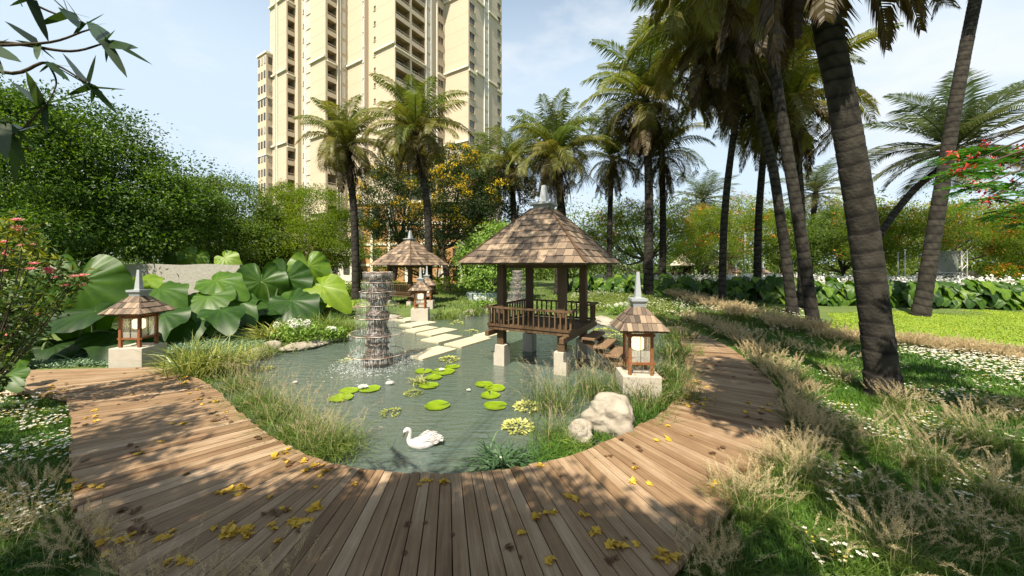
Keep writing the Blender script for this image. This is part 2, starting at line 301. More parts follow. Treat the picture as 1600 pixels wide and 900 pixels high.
def boardwalk():
    m = MB(); g = MB()
    si = np.concatenate([[0], np.cumsum(np.linalg.norm(np.diff(cI, axis=0), axis=1))]); so_ = np.concatenate([[0], np.cumsum(np.linalg.norm(np.diff(cO, axis=0), axis=1))])
    par = np.linspace(0, 1, len(cI)); mean = .55*si/si[-1]+.45*so_/so_[-1]
    tot = .55*si[-1]+.45*so_[-1]; n = int(tot/.165)
    tp = np.interp(np.linspace(0, 1, n+1), mean, par)
    ev = lambda c, t: np.stack([np.interp(t, par, c[:, 0]), np.interp(t, par, c[:, 1])], -1)
    def plank(a0, a1, b0, b1, t, z1=DZ):
        gap = .013
        da = nrm(a1-a0)*gap*.5; db = nrm(b1-b0)*gap*.5
        q = [a0+da, a1-da, b1-db, b0+db]
        z0 = z1-.06; dz = random.uniform(-.003, .003)
        V = [(*p, z0) for p in q]+[(*p, z1+dz) for p in q]
        m.add(V, [[4, 5, 6, 7], [0, 3, 2, 1], [0, 1, 5, 4], [1, 2, 6, 5], [2, 3, 7, 6], [3, 0, 4, 7]], t); k_ = random.random()*90; L_ = np.linalg.norm(a0-b0); GR.extend([(0, 0, k_), (0, .16, k_), (L_, .16, k_), (L_, 0, k_)]*2)
    A = ev(cI, tp); B = ev(cO, tp); tcur = .5
    for k in range(n):
        e = random.uniform(-.02, .03); d = nrm(A[k]-B[k])
        plank(A[k]+d*(.06+e), A[k+1]+d*(.06+e), B[k]-d*e, B[k+1]-d*e, float(np.clip(random.gauss(.5, .085), .2, .85)))
    # branch to the left
    p0, p1 = G(40, 578, DZ)[:2], G(46, 612, DZ)[:2]
    q0, q1 = G(-90, 584, DZ)[:2], G(-90, 620, DZ)[:2]
    for k in range(14):
        f = lambda s: (p0+(q0-p0)*s, p1+(q1-p1)*s)
        a, b = f(k/14); c, d = f((k+1)/14); plank(a, c, b, d, random.gauss(.5, .17))
    # dark joists and fascia under the planks
    joists = []
    for cc, s in ((cI, .10), (cO, -.08)):
        dirn = nrm(cI-cO)
        p = cc-dirn*s; sub = MB(); joists.append(sub)
        for k in range(0, len(p)-1, 2):
            k2 = min(k+2, len(p)-1); sub.bar((*p[k], DZ-.16), (*p[k2], DZ-.16), .05, .18, .5)
    o = m.build('boardwalk', deck_mat()); ga = o.data.attributes.new('grain', 'FLOAT_VECTOR', 'POINT'); ga.data.foreach_set('vector', np.array(GR, np.float32).ravel())
    tag(o, 'curved wooden boardwalk of radiating weathered planks around the pond', 'boardwalk')
    
    for sub in joists: sub.build('joist', M_dkwood, o)
    un = MB()
    i = np.arange(len(cI)-1)[:, None]
    V = np.concatenate([np.c_[cI-nrm(cI-cO)*.05, np.full(len(cI), DZ-.075)], np.c_[cO+nrm(cI-cO)*.05, np.full(len(cO), DZ-.075)]])
    nI = len(cI); un.add(V, np.concatenate([i, i+1, i+1+nI, i+nI], 1), .3); un.build('gap_shade_sheet', M_black, o)  # near-black sheet added to paint shade into the gaps between planks
boardwalk()

# ------------------------------------------------------------------ gazebos and lanterns
def hip_roof(mb, cap, a, b, z0, z1, rows, sw, th=.03):
    """four shingled slopes; a/b half widths at eave and top"""
    sl = math.hypot(a-b, z1-z0)
    for q in range(4):
        rz = q*math.pi/2; M = np.array([[math.cos(rz), -math.sin(rz), 0], [math.sin(rz), math.cos(rz), 0], [0, 0, 1]])
        N = nrm(np.array([0, -(z1-z0), (a-b)]))
        def pt(x, s, lift): w = a+(b-a)*s; y = -w; return np.array([x, y, z0+(z1-z0)*s])+N*lift
        for r in range(rows):
            s0, s1 = r/rows-.012, (r+1)/rows+.02
            w0, w1 = a+(b-a)*max(s0, -.02), a+(b-a)*min(s1, 1)
            n = max(2, round(2*w0/sw)); xs = np.linspace(-w0, w0, n+1)
            xs[1:-1] += (.5*(r % 2)-.25)*sw+np.array([random.uniform(-.12, .12)*sw for _ in range(n-1)])
            for k in range(n):
                xa, xb = xs[k]+.004, xs[k+1]-.004
                ua, ub = max(min(xa, w1), -w1), max(min(xb, w1), -w1)
                lf = th*random.uniform(.8, 1.4)
                V = [pt(xa, s0, 0), pt(xb, s0, 0), pt(ub, s1, 0), pt(ua, s1, 0), pt(xa, s0, lf), pt(xb, s0, lf), pt(ub, s1, .006), pt(ua, s1, .006)]
                mb.add(np.array(V)@M.T, [[4, 5, 6, 7], [0, 3, 2, 1], [0, 1, 5, 4], [1, 2, 6, 5], [2, 3, 7, 6], [3, 0, 4, 7]], float(np.clip(random.gauss(.52, .26), .02, .98)))
        cap.bar(M@np.array([-a, -a, z0+.02]), M@np.array([-b, -b, z1+.02]), .07, .05, .3)
def frustum(mb, h0, h1, z0, z1, t=.5, c=(0, 0)): mb.lathe([(.001, z0), (h0*2**.5, z0), (h1*2**.5, z1), (.001, z1)], (c[0], c[1], 0), 4, t, math.pi/4)
def spire(parent, z, k, s=1.):
    m = MB(); frustum(m, k*.72, k*.80, z, z+.10*s, .3); frustum(m, k*.84, k, z+.102*s, z+.15*s, .5); frustum(m, k, k, z+.15*s, z+.21*s, .6)
    frustum(m, k*.42, k*.34, z+.212*s, z+.26*s, .5); frustum(m, k*.36, k*.17, z+.262*s, z+.82*s, .75)
    return m.build('finial', M_metal, parent)
def make_gazebo(label):
    g = thing('gazebo', label, 'gazebo', group='shingled garden gazebos')
    p, hf = 1.05, 1.38
    for sx in (-1, 1):
        for sy in (-1, 1):
            m = MB(); m.box((sx*p, sy*p, .12), (.40, .40, 1.1), t=.5); m.build('footing', M_stone, g, bevel=.012)
            m = MB(); m.box((sx*p, sy*p, 2.0), (.235, .235, 2.656), t=random.uniform(.3, .7)); m.build('post', M_dkwood, g, bevel=.01)
    for sx in (-1, 1):
        m = MB(); m.box((sx*p+sx*.2, .08, 1.10), (.14, 3.5, .17), t=.6); m.build('floor_beam', M_redwood if sx > 9 else M_dkwood, g, bevel=.015)
    m = MB()
    for k in range(14): m.box((-1.38+2.76*(k+.5)/14, 0, 1.235), (2.76/14-.012, 2.76, .09), t=random.uniform(.2, .8))
    m.build('floor', M_dkwood, g)
    def rail(a, b, n):
        a = np.array(a, float); b = np.array(b, float); m = MB(); d = nrm(b-a)
        m.bar((*(a-d*.10), 1.90), (*(b+d*.10), 1.90), .10, .055, .6); m.bar((*a, 1.335), (*b, 1.335), .06, .07, .4); r = m.build('railing', M_dkwood, g)
        for k in range(n):
            q = a+(b-a)*(k+.5)/n; s = MB(); s.bar((*q, 1.371), (*q, 1.872), .055, .042, random.uniform(.3, .8), up=(*d, 0)); s.build('baluster', M_dkwood, r)
    rail((-hf, -hf), (hf, -hf), 16); rail((-hf, hf), (-hf, -hf), 14); rail((hf, hf), (-hf, hf), 14)
    rail((hf, -hf), (hf, -.85), 2); rail((hf, .75), (hf, hf), 3)
    m = MB(); m.lathe([(.30*2**.5, 5.10), (2.0*2**.5, 3.33), (2.0*2**.5, 3.27), (1.9*2**.5, 3.27), (.28*2**.5, 4.95)], (0, 0, 0), 4, .45, math.pi/4); fr = m.build('roof_frame', M_dkwood, g)
    m = MB(); c = MB(); hip_roof(m, c, 2.06, .33, 3.33, 5.13, 9, .27); ro = m.build('roof', M_shingle, g); c.build('ridge_cap', M_dkwood, ro); spire(ro, 5.14, .36, 1.0)
    for (ax, sy) in ((0, -1), (0, 1), (1, -1), (1, 1)):
        m = MB(); m.box((0, sy*p, 3.21) if ax == 0 else (sy*p, 0, 3.21), (2.35, .12, .10) if ax == 0 else (.12, 1.85, .098), t=.5); m.build('lintel', M_dkwood, g)
    return g
GA = R(-28.5)
gz1 = make_gazebo('large brown timber gazebo on stone footings standing in the pond'); gz1.location = (1.09, 12.2, 0); gz1.rotation_euler.z = GA
gz2 = copy_tree(gz1); gz2['label'] = 'smaller looking distant gazebo at the far end of the stepping slabs'; gz2.location = (WX(641, 27.5), 27.5, -.12); gz2.rotation_euler.z = R(61)
gz3 = copy_tree(gz1); gz3['label'] = 'far gazebo half hidden behind the big upright taro leaves'; gz3.location = (WX(483, 33), 33, .1); gz3.rotation_euler.z = R(20); gz3.scale = (1, 1, 1)

M_glow = emat('lamp_glow', (1., .74, .38), 1.35)
M_glass = thin('lantern_glass', (.85, .85, .75), .16, .08)
M_paper = mat('frosted_panel', [(.70, .66, .52), (.78, .74, .60)], rough=.6, trans=.5)
def make_lantern(label):
    g = thing('garden_lantern', label, 'lantern', group='shingle roofed garden lanterns')
    m = MB(); m.box((0, 0, .31), (.94, .84, .70), t=.5); m.build('plinth', M_stone, g, bevel=.012)
    h = .27
    for sx in (-1, 1):
        for sy in (-1, 1):
            m = MB(); m.box((sx*h, sy*h, 1.18), (.075, .075, 1.034), t=random.random()); m.build('leg', M_redwood, g, bevel=.006)
    for z, wd in ((.92, .05), (1.56, .06)):
        m = MB()
        for s in (-1, 1): m.box((0, s*(h+.002), z), (2*h+.16, .05, wd), t=.5); m.box((s*(h+.002), 0, z+.003), (.05, 2*h-.08, wd), t=.4)
        m.build('frame', M_redwood, g)
    for q in range(4):
        d = (math.cos(q*math.pi/2), math.sin(q*math.pi/2)); m = MB()
        m.box((d[0]*(h-.012), d[1]*(h-.012), 1.238), (.008 if d[0]**2 > .5 else 2*h-.08, .008 if d[1]**2 > .5 else 2*h-.08, .578)); pn = m.build('glass_pane', M_glass, g)
        m = MB(); m.box((d[0]*(h+.0), d[1]*(h+.0), 1.238), (.014, .014, .578)); m.build('glazing_bar', M_dkwood, pn)
    m = MB(); m.lathe([(.001, 1.18), (.11, 1.185), (.15, 1.22), (.15, 1.44), (.11, 1.475), (.001, 1.48)], n=20); m.build('lamp', M_glow, g, smooth=True)
    m = MB(); m.lathe([(.02, .93), (.05, .94), (.05, .97), (.02, .99), (.02, 1.2)], n=12); m.build('lamp_stand', M_metal, g)
    m = MB(); m.lathe([(.14, 2.15), (.56*2**.5, 1.70), (.56*2**.5, 1.66), (.50*2**.5, 1.66), (.10, 2.05)], n=4, rot=math.pi/4); m.build('roof_frame', M_dkwood, g)
    m = MB(); c = MB(); hip_roof(m, c, .59, .15, 1.70, 2.18, 3, .125, .022); ro = m.build('roof', M_shingle, g); spire(ro, 2.17, .2, 1.0)
    return g
l1 = make_lantern('shingle roofed lantern on a pale plinth where the boardwalk meets the taro'); l1.location = (-11.5, 11.05, .12); l1.rotation_euler.z = R(3)
l2 = copy_tree(l1); l2['label'] = 'shaded lantern behind the big boulder beside the curving boardwalk'; l2.location = (2.93, 8.35, .12); l2.rotation_euler.z = R(-4); l2.scale = (.9, .9, 1)
l3 = copy_tree(l1); l3['label'] = 'distant lit lantern in front of the smaller looking gazebo'; l3.location = (WX(657, 20.5), 20.5, .1); l3.rotation_euler.z = R(6)
l4 = copy_tree(l1); l4['label'] = 'lantern whose spire shows behind the distant lit lantern'; l4.location = (WX(667, 24.5), 24.5, .15)
for px, Y, lab in ((1192, 42, 'tiny far lantern among the white flowers behind the palm trunks'), (1150, 46, 'tiny far lantern by the tree line between two palm trunks'), (1448, 36, 'tiny far lantern beside the stage screen')):
    c = copy_tree(l1); c['label'] = lab; c.location = (*gpt(px, Y)[:2], .5)

# steps from the gazebo down to the boardwalk
M_tread = mat('worn_tread', [(.09, .05, .026), (.15, .09, .048), (.20, .13, .075)], rough=.7, nz=.4, scale=6)
def steps():
    g = thing('timber_steps', 'short flight of brown timber steps leading off the large gazebo', 'steps', (1.09, 12.2, 0), GA)
    for k, (x, y, z) in enumerate(((1.72, .0, 1.02), (2.08, .0, .80), (2.44, .0, .58), (2.80, .0, .38))):
        m = MB(); m.box((x, y, z), (.40, 1.3, .07), t=.75); m.build('tread', M_tread, g, bevel=.01)
    for s in (-.5, .5):
        m = MB(); m.bar((1.5, s, 1.0), (3.1, s, .08), .09, .2, .4); m.build('stringer', M_dkwood, g)
steps()

# stepping slabs
def _bearing():
    v = np.zeros(2)
    for pts, _ in SL: q = np.array([G(a, b, .07)[:2] for a, b in pts]); v += (q[3]-q[0])+(q[2]-q[1])
    return v/np.linalg.norm(v)
def slab(pts, lab):
    q = np.array([G(a, b, .07)[:2] for a, b in pts]); c = q.mean(0)
    e1 = ((q[1]-q[0])+(q[2]-q[3]))/2; e2 = ((q[3]-q[0])+(q[2]-q[1]))/2
    L1, L2 = np.linalg.norm(e1), np.linalg.norm(e2); an = math.atan2(e2[1], e2[0])
    m = MB(); n2 = _bearing(); n1 = nrm(e1-n2*np.dot(e1, n2))
    M = np.array([[n2[0], n1[0], 0], [n2[1], n1[1], 0], [0, 0, 1]])
    m.box((c[0], c[1], -.06), (L2*.96, L1*.92, .26), t=random.uniform(.35, .65), M=M)
    tag(m.build('stepping_slab', M_slab, bevel=.012), lab, 'stepping slab', 'pale stepping slabs in the pond')
SL = [([(630.5, 555), (660.5, 561.5), (713, 545), (684.5, 538.5)], 'stepping slab nearest the swan, lowest of the pale slabs in the photo'),
      ([(691, 537), (716, 541.5), (772, 529), (744, 523.5)], 'pale stepping slab half in the shade of the large gazebo'),
      ([(656, 530), (683.5, 535.5), (724, 525.4), (698, 520.5)], 'pale stepping slab second from the fountain'),
      ([(738, 523), (757, 527), (800, 517), (778, 513)], 'pale stepping slab running under the gazebo floor'),
      ([(651, 520.2), (671, 524.6), (716, 514.6), (693, 510.8)], 'pale stepping slab in the middle of the path beside the fountain'),
      ([(629, 516), (649, 519.4), (686, 511.2), (665, 508)], 'pale stepping slab touching the fountain curtain of water'),
      ([(626, 507), (638, 511), (681, 503.8), (666, 499.5)], 'long pale stepping slab second from the far bank'),
      ([(617, 499.2), (632, 502.6), (657, 497.4), (642, 494.4)], 'farthest stepping slab at the bank below the distant lantern')]
for s in SL: slab(*s)

# ------------------------------------------------------------------ fountains
M_film = thin('water_film', (.60, .66, .64), .045, .06)
M_drop = mat('water_drop', [(.65, .68, .68), (.9, .92, .92)], rough=.15, spec=.8); M_drop.node_tree.nodes['Principled BSDF'].inputs['Alpha'].default_value = .42
M_core = mat('wet_stone_core', [(.016, .010, .007), (.050, .031, .020), (.10, .066, .044), (.26, .20, .15)], rough=.35, nz=.5, scale=11, detail=8, bump=1., bscale=16, spec=.5)
M_rim = mat('rim_copper', [(.16, .09, .06), (.34, .25, .20), (.6, .56, .5)], rough=.35, nz=.35, scale=18)
M_bowl = mat('bowl_glaze', [(.05, .055, .045), (.10, .10, .08)], rough=.4, spec=.4)
def make_fountain(label):
    g = thing('tiered_fountain', label, 'fountain', group='tiered fountains dripping water')
    rings = [(3.02, .46), (2.70, .50), (2.40, .56), (1.98, .66), (1.58, .70), (1.06, .86), (.40, .88)]
    m = MB(); prof = [(.001, -.2)]
    for z in np.arange(-.2, 3.0, .06): prof.append((.31+.06*math.sin(z*9)+random.uniform(-.05, .05)+.05*max(0, 1.6-z)+.14*max(0, .5-z), z))
    prof.append((.001, 3.0)); m.lathe(prof, n=18, t=.45); m.V[0] += rng.normal(size=m.V[0].shape)*.018; m.build('core', M_core, g)
    for i, (z, r) in enumerate(rings):
        m = MB(); a = np.linspace(0, 2*np.pi, 73)
        m.tube(np.stack([r*np.cos(a), r*np.sin(a), z+.006*np.sin(7*a)], 1), .013, 6, .5+.4*np.sin(a*9), cap=False)
        rim = m.build('rim', M_rim, g, smooth=True)
        if i < 6:
            m = MB(); m.lathe([(.25, z-.05), (r*.6, z-.04), (r*.98, z-.012), (r*.98, z-.002), (r*.55, z-.02), (.27, z-.03)], n=36, t=.5); m.build('bowl', M_bowl, g, smooth=True) if 0 else m.build('glass_bowl', M_film, g, smooth=True)
        m = MB(); zt = z-.02; zb = rings[i+1][0]+.02 if i < 6 else .0
        dl = MB()
        n = 170 if i < 5 else 300
        for k in range(n):
            an = random.uniform(0, 2*math.pi); rr = r+random.uniform(-.03, .02); zz = zt; e = np.array([-math.sin(an), math.cos(an), 0])
            c = np.array([rr*math.cos(an), rr*math.sin(an), 0])
            while zz > zb:
                l = random.uniform(.03, .16); wd = random.uniform(.0035, .0075); cc = c+np.array([0, 0, zz]); c2 = c+np.array([0, 0, max(zz-l, zb)])
                dl.add([cc-e*wd*.5, cc+e*wd*.5, c2+e*wd, c2-e*wd], [[0, 1, 2, 3]], random.random()); zz -= l+random.uniform(.05, .35)
        dl.build('falling_drops', M_drop, g)
        if i >= 0:
            m.lathe([(r, zt), (r+.005, zb)], n=48); m.build('water_curtain', M_film, g, smooth=True)
    m = MB(); Pt = []
    n = 1300; an = rng.uniform(0, 2*np.pi, n); rr = rng.normal(.98, .26, n); h = np.abs(rng.normal(0, .12, n))
    Pt = np.stack([rr*np.cos(an), rr*np.sin(an), h*np.exp(-((rr-.95)/.4)**2)+.01], 1)
    leafcards(m, Pt, np.stack([np.cos(an), np.sin(an), rng.uniform(.2, 1.8, n)], 1), rng.uniform(.02, .07, n), .3, rng.random(n))
    n = 900; an = rng.uniform(0, 2*np.pi, n); rr = np.abs(rng.normal(1.0, .3, n))
    leafcards(m, np.stack([rr*np.cos(an), rr*np.sin(an), np.full(n, .012)], 1), np.stack([-np.sin(an), np.cos(an), an*0], 1), rng.uniform(.03, .09, n), .4, rng.random(n), fold=.02, up=np.tile([0, 0, 1.], (n, 1)))
    m.build('splash', M_drop, g)
    return g
f1 = make_fountain('tall tiered fountain with dripping rings standing in the pond'); f1.location = (-4.38, 11.7, 0)
f2 = copy_tree(f1); f2['label'] = 'distant tiered fountain seen between the gazebo posts'; f2.location = (WX(809, 27), 27, .3); f2.scale = (.9, .9, .82)

# ------------------------------------------------------------------ planter ring, rocks, granite wall
m = MB(); m.lathe([(.001, 0), (1.45, 0), (1.5, .62), (1.38, .66), (1.3, .55), (.001, .5)], n=48); M_plant = mat('blue_grey_planter', [(.22, .28, .29), (.32, .38, .39)], rough=.6)
o = m.build('round_planter', M_plant, smooth=False); o.location = (WX(757, 30), 30, float(gz(WX(757, 30), 30))-.02); tag(o, 'round blue grey planter below the pale green tree', 'planter')
def rock(c, size, seed, lab, cat='boulder', name='boulder', grp=None, rz=0):
    import bmesh
    bm = bmesh.new(); bmesh.ops.create_icosphere(bm, subdivisions=5, radius=1)
    for v in bm.verts:
        d = v.co.normalized(); s = Vector((seed*3.1, seed*1.7, seed))
        r = 1+.34*mnoise.noise(d*1.1+s)+.16*mnoise.noise(d*2.6+s)+.05*mnoise.noise(d*7+s)+.02*mnoise.noise(d*16+s)
        for k in range(4):
            n = Vector((math.sin(seed*7+k*2.1), math.cos(seed*3+k*1.9), .5*math.sin(k*2.6+seed))).normalized(); h = n.dot(d)*r
            if h > .86: r *= (.86+.35*(h-.86))/h
        v.co = d*r; v.co.x *= size[0]; v.co.y *= size[1]; v.co.z *= size[2]
    me = bpy.data.meshes.new(name); bm.to_mesh(me); bm.free()
    at = me.attributes.new('tint', 'FLOAT', 'POINT'); at.data.foreach_set('value', np.full(len(me.vertices), .62, np.float32)); me.materials.append(M_rock)
    me.polygons.foreach_set('use_smooth', np.ones(len(me.polygons), bool))
    o = bpy.data.objects.new(name, me); COL.objects.link(o); o.location = c; o.rotation_euler.z = rz; return tag(o, lab, cat, grp)
rock((WX(953, 6.9), 6.9, .38), (.50, .45, .42), 2.3, 'big pale sandstone boulder at the pond edge beside the boardwalk')
rock((WX(905, 6.55), 6.55, .2), (.24, .24, .24), 5.1, 'small round rock leaning against the big pale boulder')
for i, (px, py, s, lab) in enumerate(((424, 546, (.34, .3, .36), 'pale upright rock on the near left bank of the pond'), (478, 540, (.8, .4, .16), 'long flat rock at the foot of the white hydrangea'),
        (400, 556, (.4, .35, .25), 'low rock beside the pale upright rock'), (765, 486, (.9, .6, .45), 'rock by the planter on the far bank'), (735, 490, (.5, .4, .3), 'small rock next to the far bank lilies'),
        (945, 503, (1.0, .5, .28), 'flat rock on the bank behind the large gazebo'), (610, 497, (.7, .4, .22), 'low rock behind the fountain'))):
    c = G(px, py, .1); rock((c[0], c[1], .1), s, 1.3*i+.7, lab, grp='rocks round the pond', rz=i)
def granite():
    x0, x1, Y = WX(165, 20.2), WX(375, 20.2), 20.2
    m = MB(); n = 60; xs = np.linspace(x0, x1, n)
    V = []; top = H-.04
    for x in xs: V += [(x, Y, -.2), (x, Y-.1, 1.7), (x, Y-.02, top+.03*math.sin(x*2.1)), (x, Y+.9, top-.05), (x, Y+.9, -.2)]
    i = np.arange(n-1)[:, None]*5; F4 = np.concatenate([np.concatenate([i+k, i+5+k, i+5+k+1, i+k+1], 1) for k in range(4)]); m.add(V, F4, .55)
    for x in (0, n-1): m.add(np.array(V).reshape(n, 5, 3)[x][[0, 1, 2, 3]], [[0, 1, 2, 3]], .5)
    tag(m.build('granite_wall', M_granite), 'rough grey granite wall behind the taro leaves', 'wall')
granite()

# ------------------------------------------------------------------ swan
def swan():
    g = thing('swan', 'white swan swimming with its neck curved down', 'swan', (WX(659, 6.5), 6.5, .0), R(8)); g.scale = (.82, .82, .82)
    M_sw = mat('swan_feather', [(.34, .30, .25), (.52, .50, .47), (.62, .61, .59)], rough=.75, nz=.3, scale=14, bump=.5, bscale=40)
    def loft(pts, rw, rh, n=20, t=.6):
        pts = catmull(np.array(pts), 6); k = len(pts); s = np.linspace(0, 1, len(rw)); q = np.linspace(0, 1, k); rw = np.interp(q, s, rw); rh = np.interp(q, s, rh)
        d = nrm(np.gradient(pts, axis=0)); sd = np.tile([0, 1., 0], (k, 1)); u = nrm(np.cross(d, sd))
        a = np.linspace(0, 2*np.pi, n, endpoint=False); V = pts[:, None]+np.cos(a)[None, :, None]*sd[:, None]*rw[:, None, None]+np.sin(a)[None, :, None]*u[:, None]*rh[:, None, None]
        i = np.arange(k-1)[:, None]*n; j = np.arange(n)[None]; j2 = (j+1) % n; m = MB(); m.add(V, np.stack([i+j, i+j2, i+n+j2, i+n+j], -1).reshape(-1, 4), t); return m
    body = loft([(.40, 0, .10), (.30, 0, .08), (.16, 0, .06), (0, 0, .055), (-.13, 0, .06), (-.22, 0, .085), (-.265, 0, .15), (-.255, 0, .23), (-.245, 0, .30), (-.265, 0, .355), (-.315, 0, .372), (-.355, 0, .335), (-.372, 0, .295)],
                [.012, .085, .16, .18, .15, .10, .060, .044, .040, .042, .052, .047, .024], [.012, .06, .12, .14, .12, .09, .062, .046, .040, .042, .050, .048, .024])
    body.build('body', M_sw, g, smooth=True)
    b = loft([(-.366, 0, .305), (-.384, 0, .262), (-.398, 0, .222)], [.022, .020, .010], [.020, .014, .007], 12); M_bill = mat('bill', [(.10, .04, .015), (.20, .08, .02)], rough=.4); b.build('bill', M_bill, g, smooth=True)
    for s in (-1, 1):
        m = MB(); m.lathe([(.001, -.012), (.010, -.006), (.012, 0), (.010, .006), (.001, .012)], (-.352, s*.045, .338), 10); m.build('eye', M_black, g, smooth=True)
        m = MB(); m.lathe([(.001, -.02), (.016, -.01), (.018, 0), (.012, .02), (.001, .025)], (-.366, s*.022, .312), 10); m.build('face_patch', M_black, g, smooth=True)
        w = MB(); n = 16
        for r_ in range(4):
            for k in range(n-3*r_):
                u = k/(n-3*r_-1); base = np.array([-.14+.36*u+.02*r_, s*(.135-.02*r_-.03*u), .08+.035*r_+.085*math.sin(math.pi*min(1, u*1.05))])
                D = np.array([.9, -s*.18*u, .05+.30*(1-u)*.5+.1*random.random()]); leafcards(w, base[None], D[None], .17+.03*random.random(), .42, .5+.4*random.random()-.35*(u > .75)*random.random(), .06, up=np.array([[0, s*1.2, 1.]]))
        w.build('wing', M_sw, g)
    t = MB()
    for k in range(9): leafcards(t, np.array([[.32, (k-4)*.014, .11]]), np.array([[.9, (k-4)*.06, .12]]), .16, .3, .4, .05, up=np.array([[0, 0, 1.]]))
    t.build('tail', M_sw, g)
swan()

# ------------------------------------------------------------------ apartment tower
def tower():
    M_wall = mat('tan_render', [(.44, .365, .265), (.49, .412, .305), (.53, .45, .34)], rough=.9, nz=.25, scale=.12)
    M_band = mat('cream_band', [(.66, .60, .47), (.70, .65, .53)], rough=.85)
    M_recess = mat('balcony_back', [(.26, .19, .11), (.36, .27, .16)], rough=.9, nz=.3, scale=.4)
    M_win = mat('dark_glass', [(.015, .015, .014), (.03, .028, .024), (.06, .055, .045), (.10, .09, .075), (.36, .33, .27)], rough=.12, nz=.5, scale=.45, spec=.6)
    M_rail = mat('balcony_rail', [(.42, .35, .24), (.55, .47, .34)], rough=.6)
    M_louv = mat('white_louvre', [(.62, .60, .54), (.72, .70, .64)], rough=.7)
    M_terra = mat('terracotta_render', [(.30, .16, .06), (.38, .21, .085), (.42, .25, .11)], rough=.9, nz=.3, scale=.4)
    th = R(32); u = np.array([math.cos(th), -math.sin(th)]); v = np.array([math.sin(th), math.cos(th)])
    def hit(p, d, px):
        k = (px-800)/F; s = (k*p[1]-p[0])/(d[0]-k*d[1]); return p+d*s
    c = np.array([WX(617, 69.), 69.])
    segs = []   # (p left, p right, kind)
    p = c
    for d, px, kind in ((v, 665, 'balcony2'), (v, 673, 'louvre'), (v, 683, 'pipes'), (v, 695, 'window1'), (u, 732, 'plain'), (v, 744, 'window1'), (v, 756, 'plain'), (v, 763, 'louvre'), (v, 776, 'plain'), (v, 784, 'window1')):
        q = hit(p, d, px); segs.append((p, q, kind)); p = q
    endR = p
    p = c; left = []
    for d, px, kind in ((-u, 587, 'plain'), (v, None, 1.3), (-u, 576, 'slot'), (-v, None, .9), (-u, 567, 'louvre'), (-u, 543, 'plain'), (-v, 540.5, 'plain'), (-v, 531.5, 'louvre_balcony'), (-v, 526.5, 'pipes'), (-v, 511, 'balcony1'), (-v, 508.5, 'plain'),
                        (-u, 485, 'plain'), (v, None, 1.0), (-u, 477, 'louvre'), (-u, 471, 'slot'), (-v, None, .8), (-u, 461, 'plain'), (-v, 449, 'balcony1'), (-v, 447.5, 'plain'), (-u, 434.5, 'plain'), (-u, 431, 'pipes'), (-u, 422, 'plain')):
        q = p+d*kind if px is None else hit(p, d, px); left.append((q, p, kind if px is not None else 'plain')); p = q
    endL = p
    segs = left[::-1]+segs
    g = thing('apartment_tower', 'tall tan residential tower with stacked balconies and cream ledges', 'building', (c[0], c[1], 0))
    off = np.array([c[0], c[1]])
    wall = MB(); band = MB(); louv = MB(); ledges = []; recs = []
    Z0, FL, NF = 0., 3.2, 23; Z1 = Z0+FL*NF
    def quad(mb, a, b, z0, z1, t=.5): mb.add([(*(a-off), z0), (*(b-off), z0), (*(b-off), z1), (*(a-off), z1)], [[0, 1, 2, 3]], t)
    def boxat(mb, a, b, z0, z1, outn, d0, d1, t=.5):
        q = [a+outn*d0, b+outn*d0, b+outn*d1, a+outn*d1]; V = [(*(x-off), z0) for x in q]+[(*(x-off), z1) for x in q]
        mb.add(V, [[0, 1, 2, 3], [4, 7, 6, 5], [0, 4, 5, 1], [1, 5, 6, 2], [2, 6, 7, 3], [3, 7, 4, 0]], t)
    wins = []
    for si, (a, b, kind) in enumerate(segs):
        L = np.linalg.norm(b-a); d = (b-a)/L; n = np.array([d[1], -d[0]])
        cols = {'balcony2': [(.03, .47), (.53, .97)], 'balcony1': [(.05, .95)], 'louvre_balcony': [], 'window1': [(.16, .84)], 'slot': [(.42, .62)]}.get(kind, [])
        lo, hi = {'balcony2': (.55, 2.85), 'balcony1': (.45, 2.7), 'window1': (.9, 2.55), 'slot': (1.3, 2.3)}.get(kind, (0, 0))
        t = .5+.12*math.sin(si*2.3)
        if not cols: quad(wall, a, b, Z0, Z1, t)
        else:
            prev = 0
            for (x0, x1) in cols+[(1, 1)]:
                quad(wall, a+d*L*prev, a+d*L*x0, Z0, Z1, t); prev = x1
            for (x0, x1) in cols:
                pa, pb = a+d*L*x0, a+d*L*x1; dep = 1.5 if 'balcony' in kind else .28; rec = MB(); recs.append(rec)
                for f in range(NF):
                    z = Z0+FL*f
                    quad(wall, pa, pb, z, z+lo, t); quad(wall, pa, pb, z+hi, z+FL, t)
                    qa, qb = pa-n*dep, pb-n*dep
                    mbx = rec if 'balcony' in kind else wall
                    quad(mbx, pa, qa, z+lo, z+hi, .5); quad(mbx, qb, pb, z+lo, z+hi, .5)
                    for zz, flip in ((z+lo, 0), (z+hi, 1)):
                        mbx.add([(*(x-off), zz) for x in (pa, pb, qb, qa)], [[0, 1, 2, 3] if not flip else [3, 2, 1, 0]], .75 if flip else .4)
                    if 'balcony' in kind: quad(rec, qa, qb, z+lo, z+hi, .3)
                    wins.append((z, kind, qa, qb, lo, hi, n, pa, pb, d))
        if kind == 'louvre' or kind == 'louvre_balcony':
            for f in range(NF):
                for k in range(9):
                    z = Z0+FL*f+.35+k*.27; boxat(louv, a+d*L*.15, a+d*L*.85, z, z+.15, n, .02, .14)
        if kind in ('louvre', 'pipes'):
            for s in (.06, .94):
                boxat(louv, a+d*L*(s-.05), a+d*L*(s+.05), Z0, Z1, n, .003, .2)
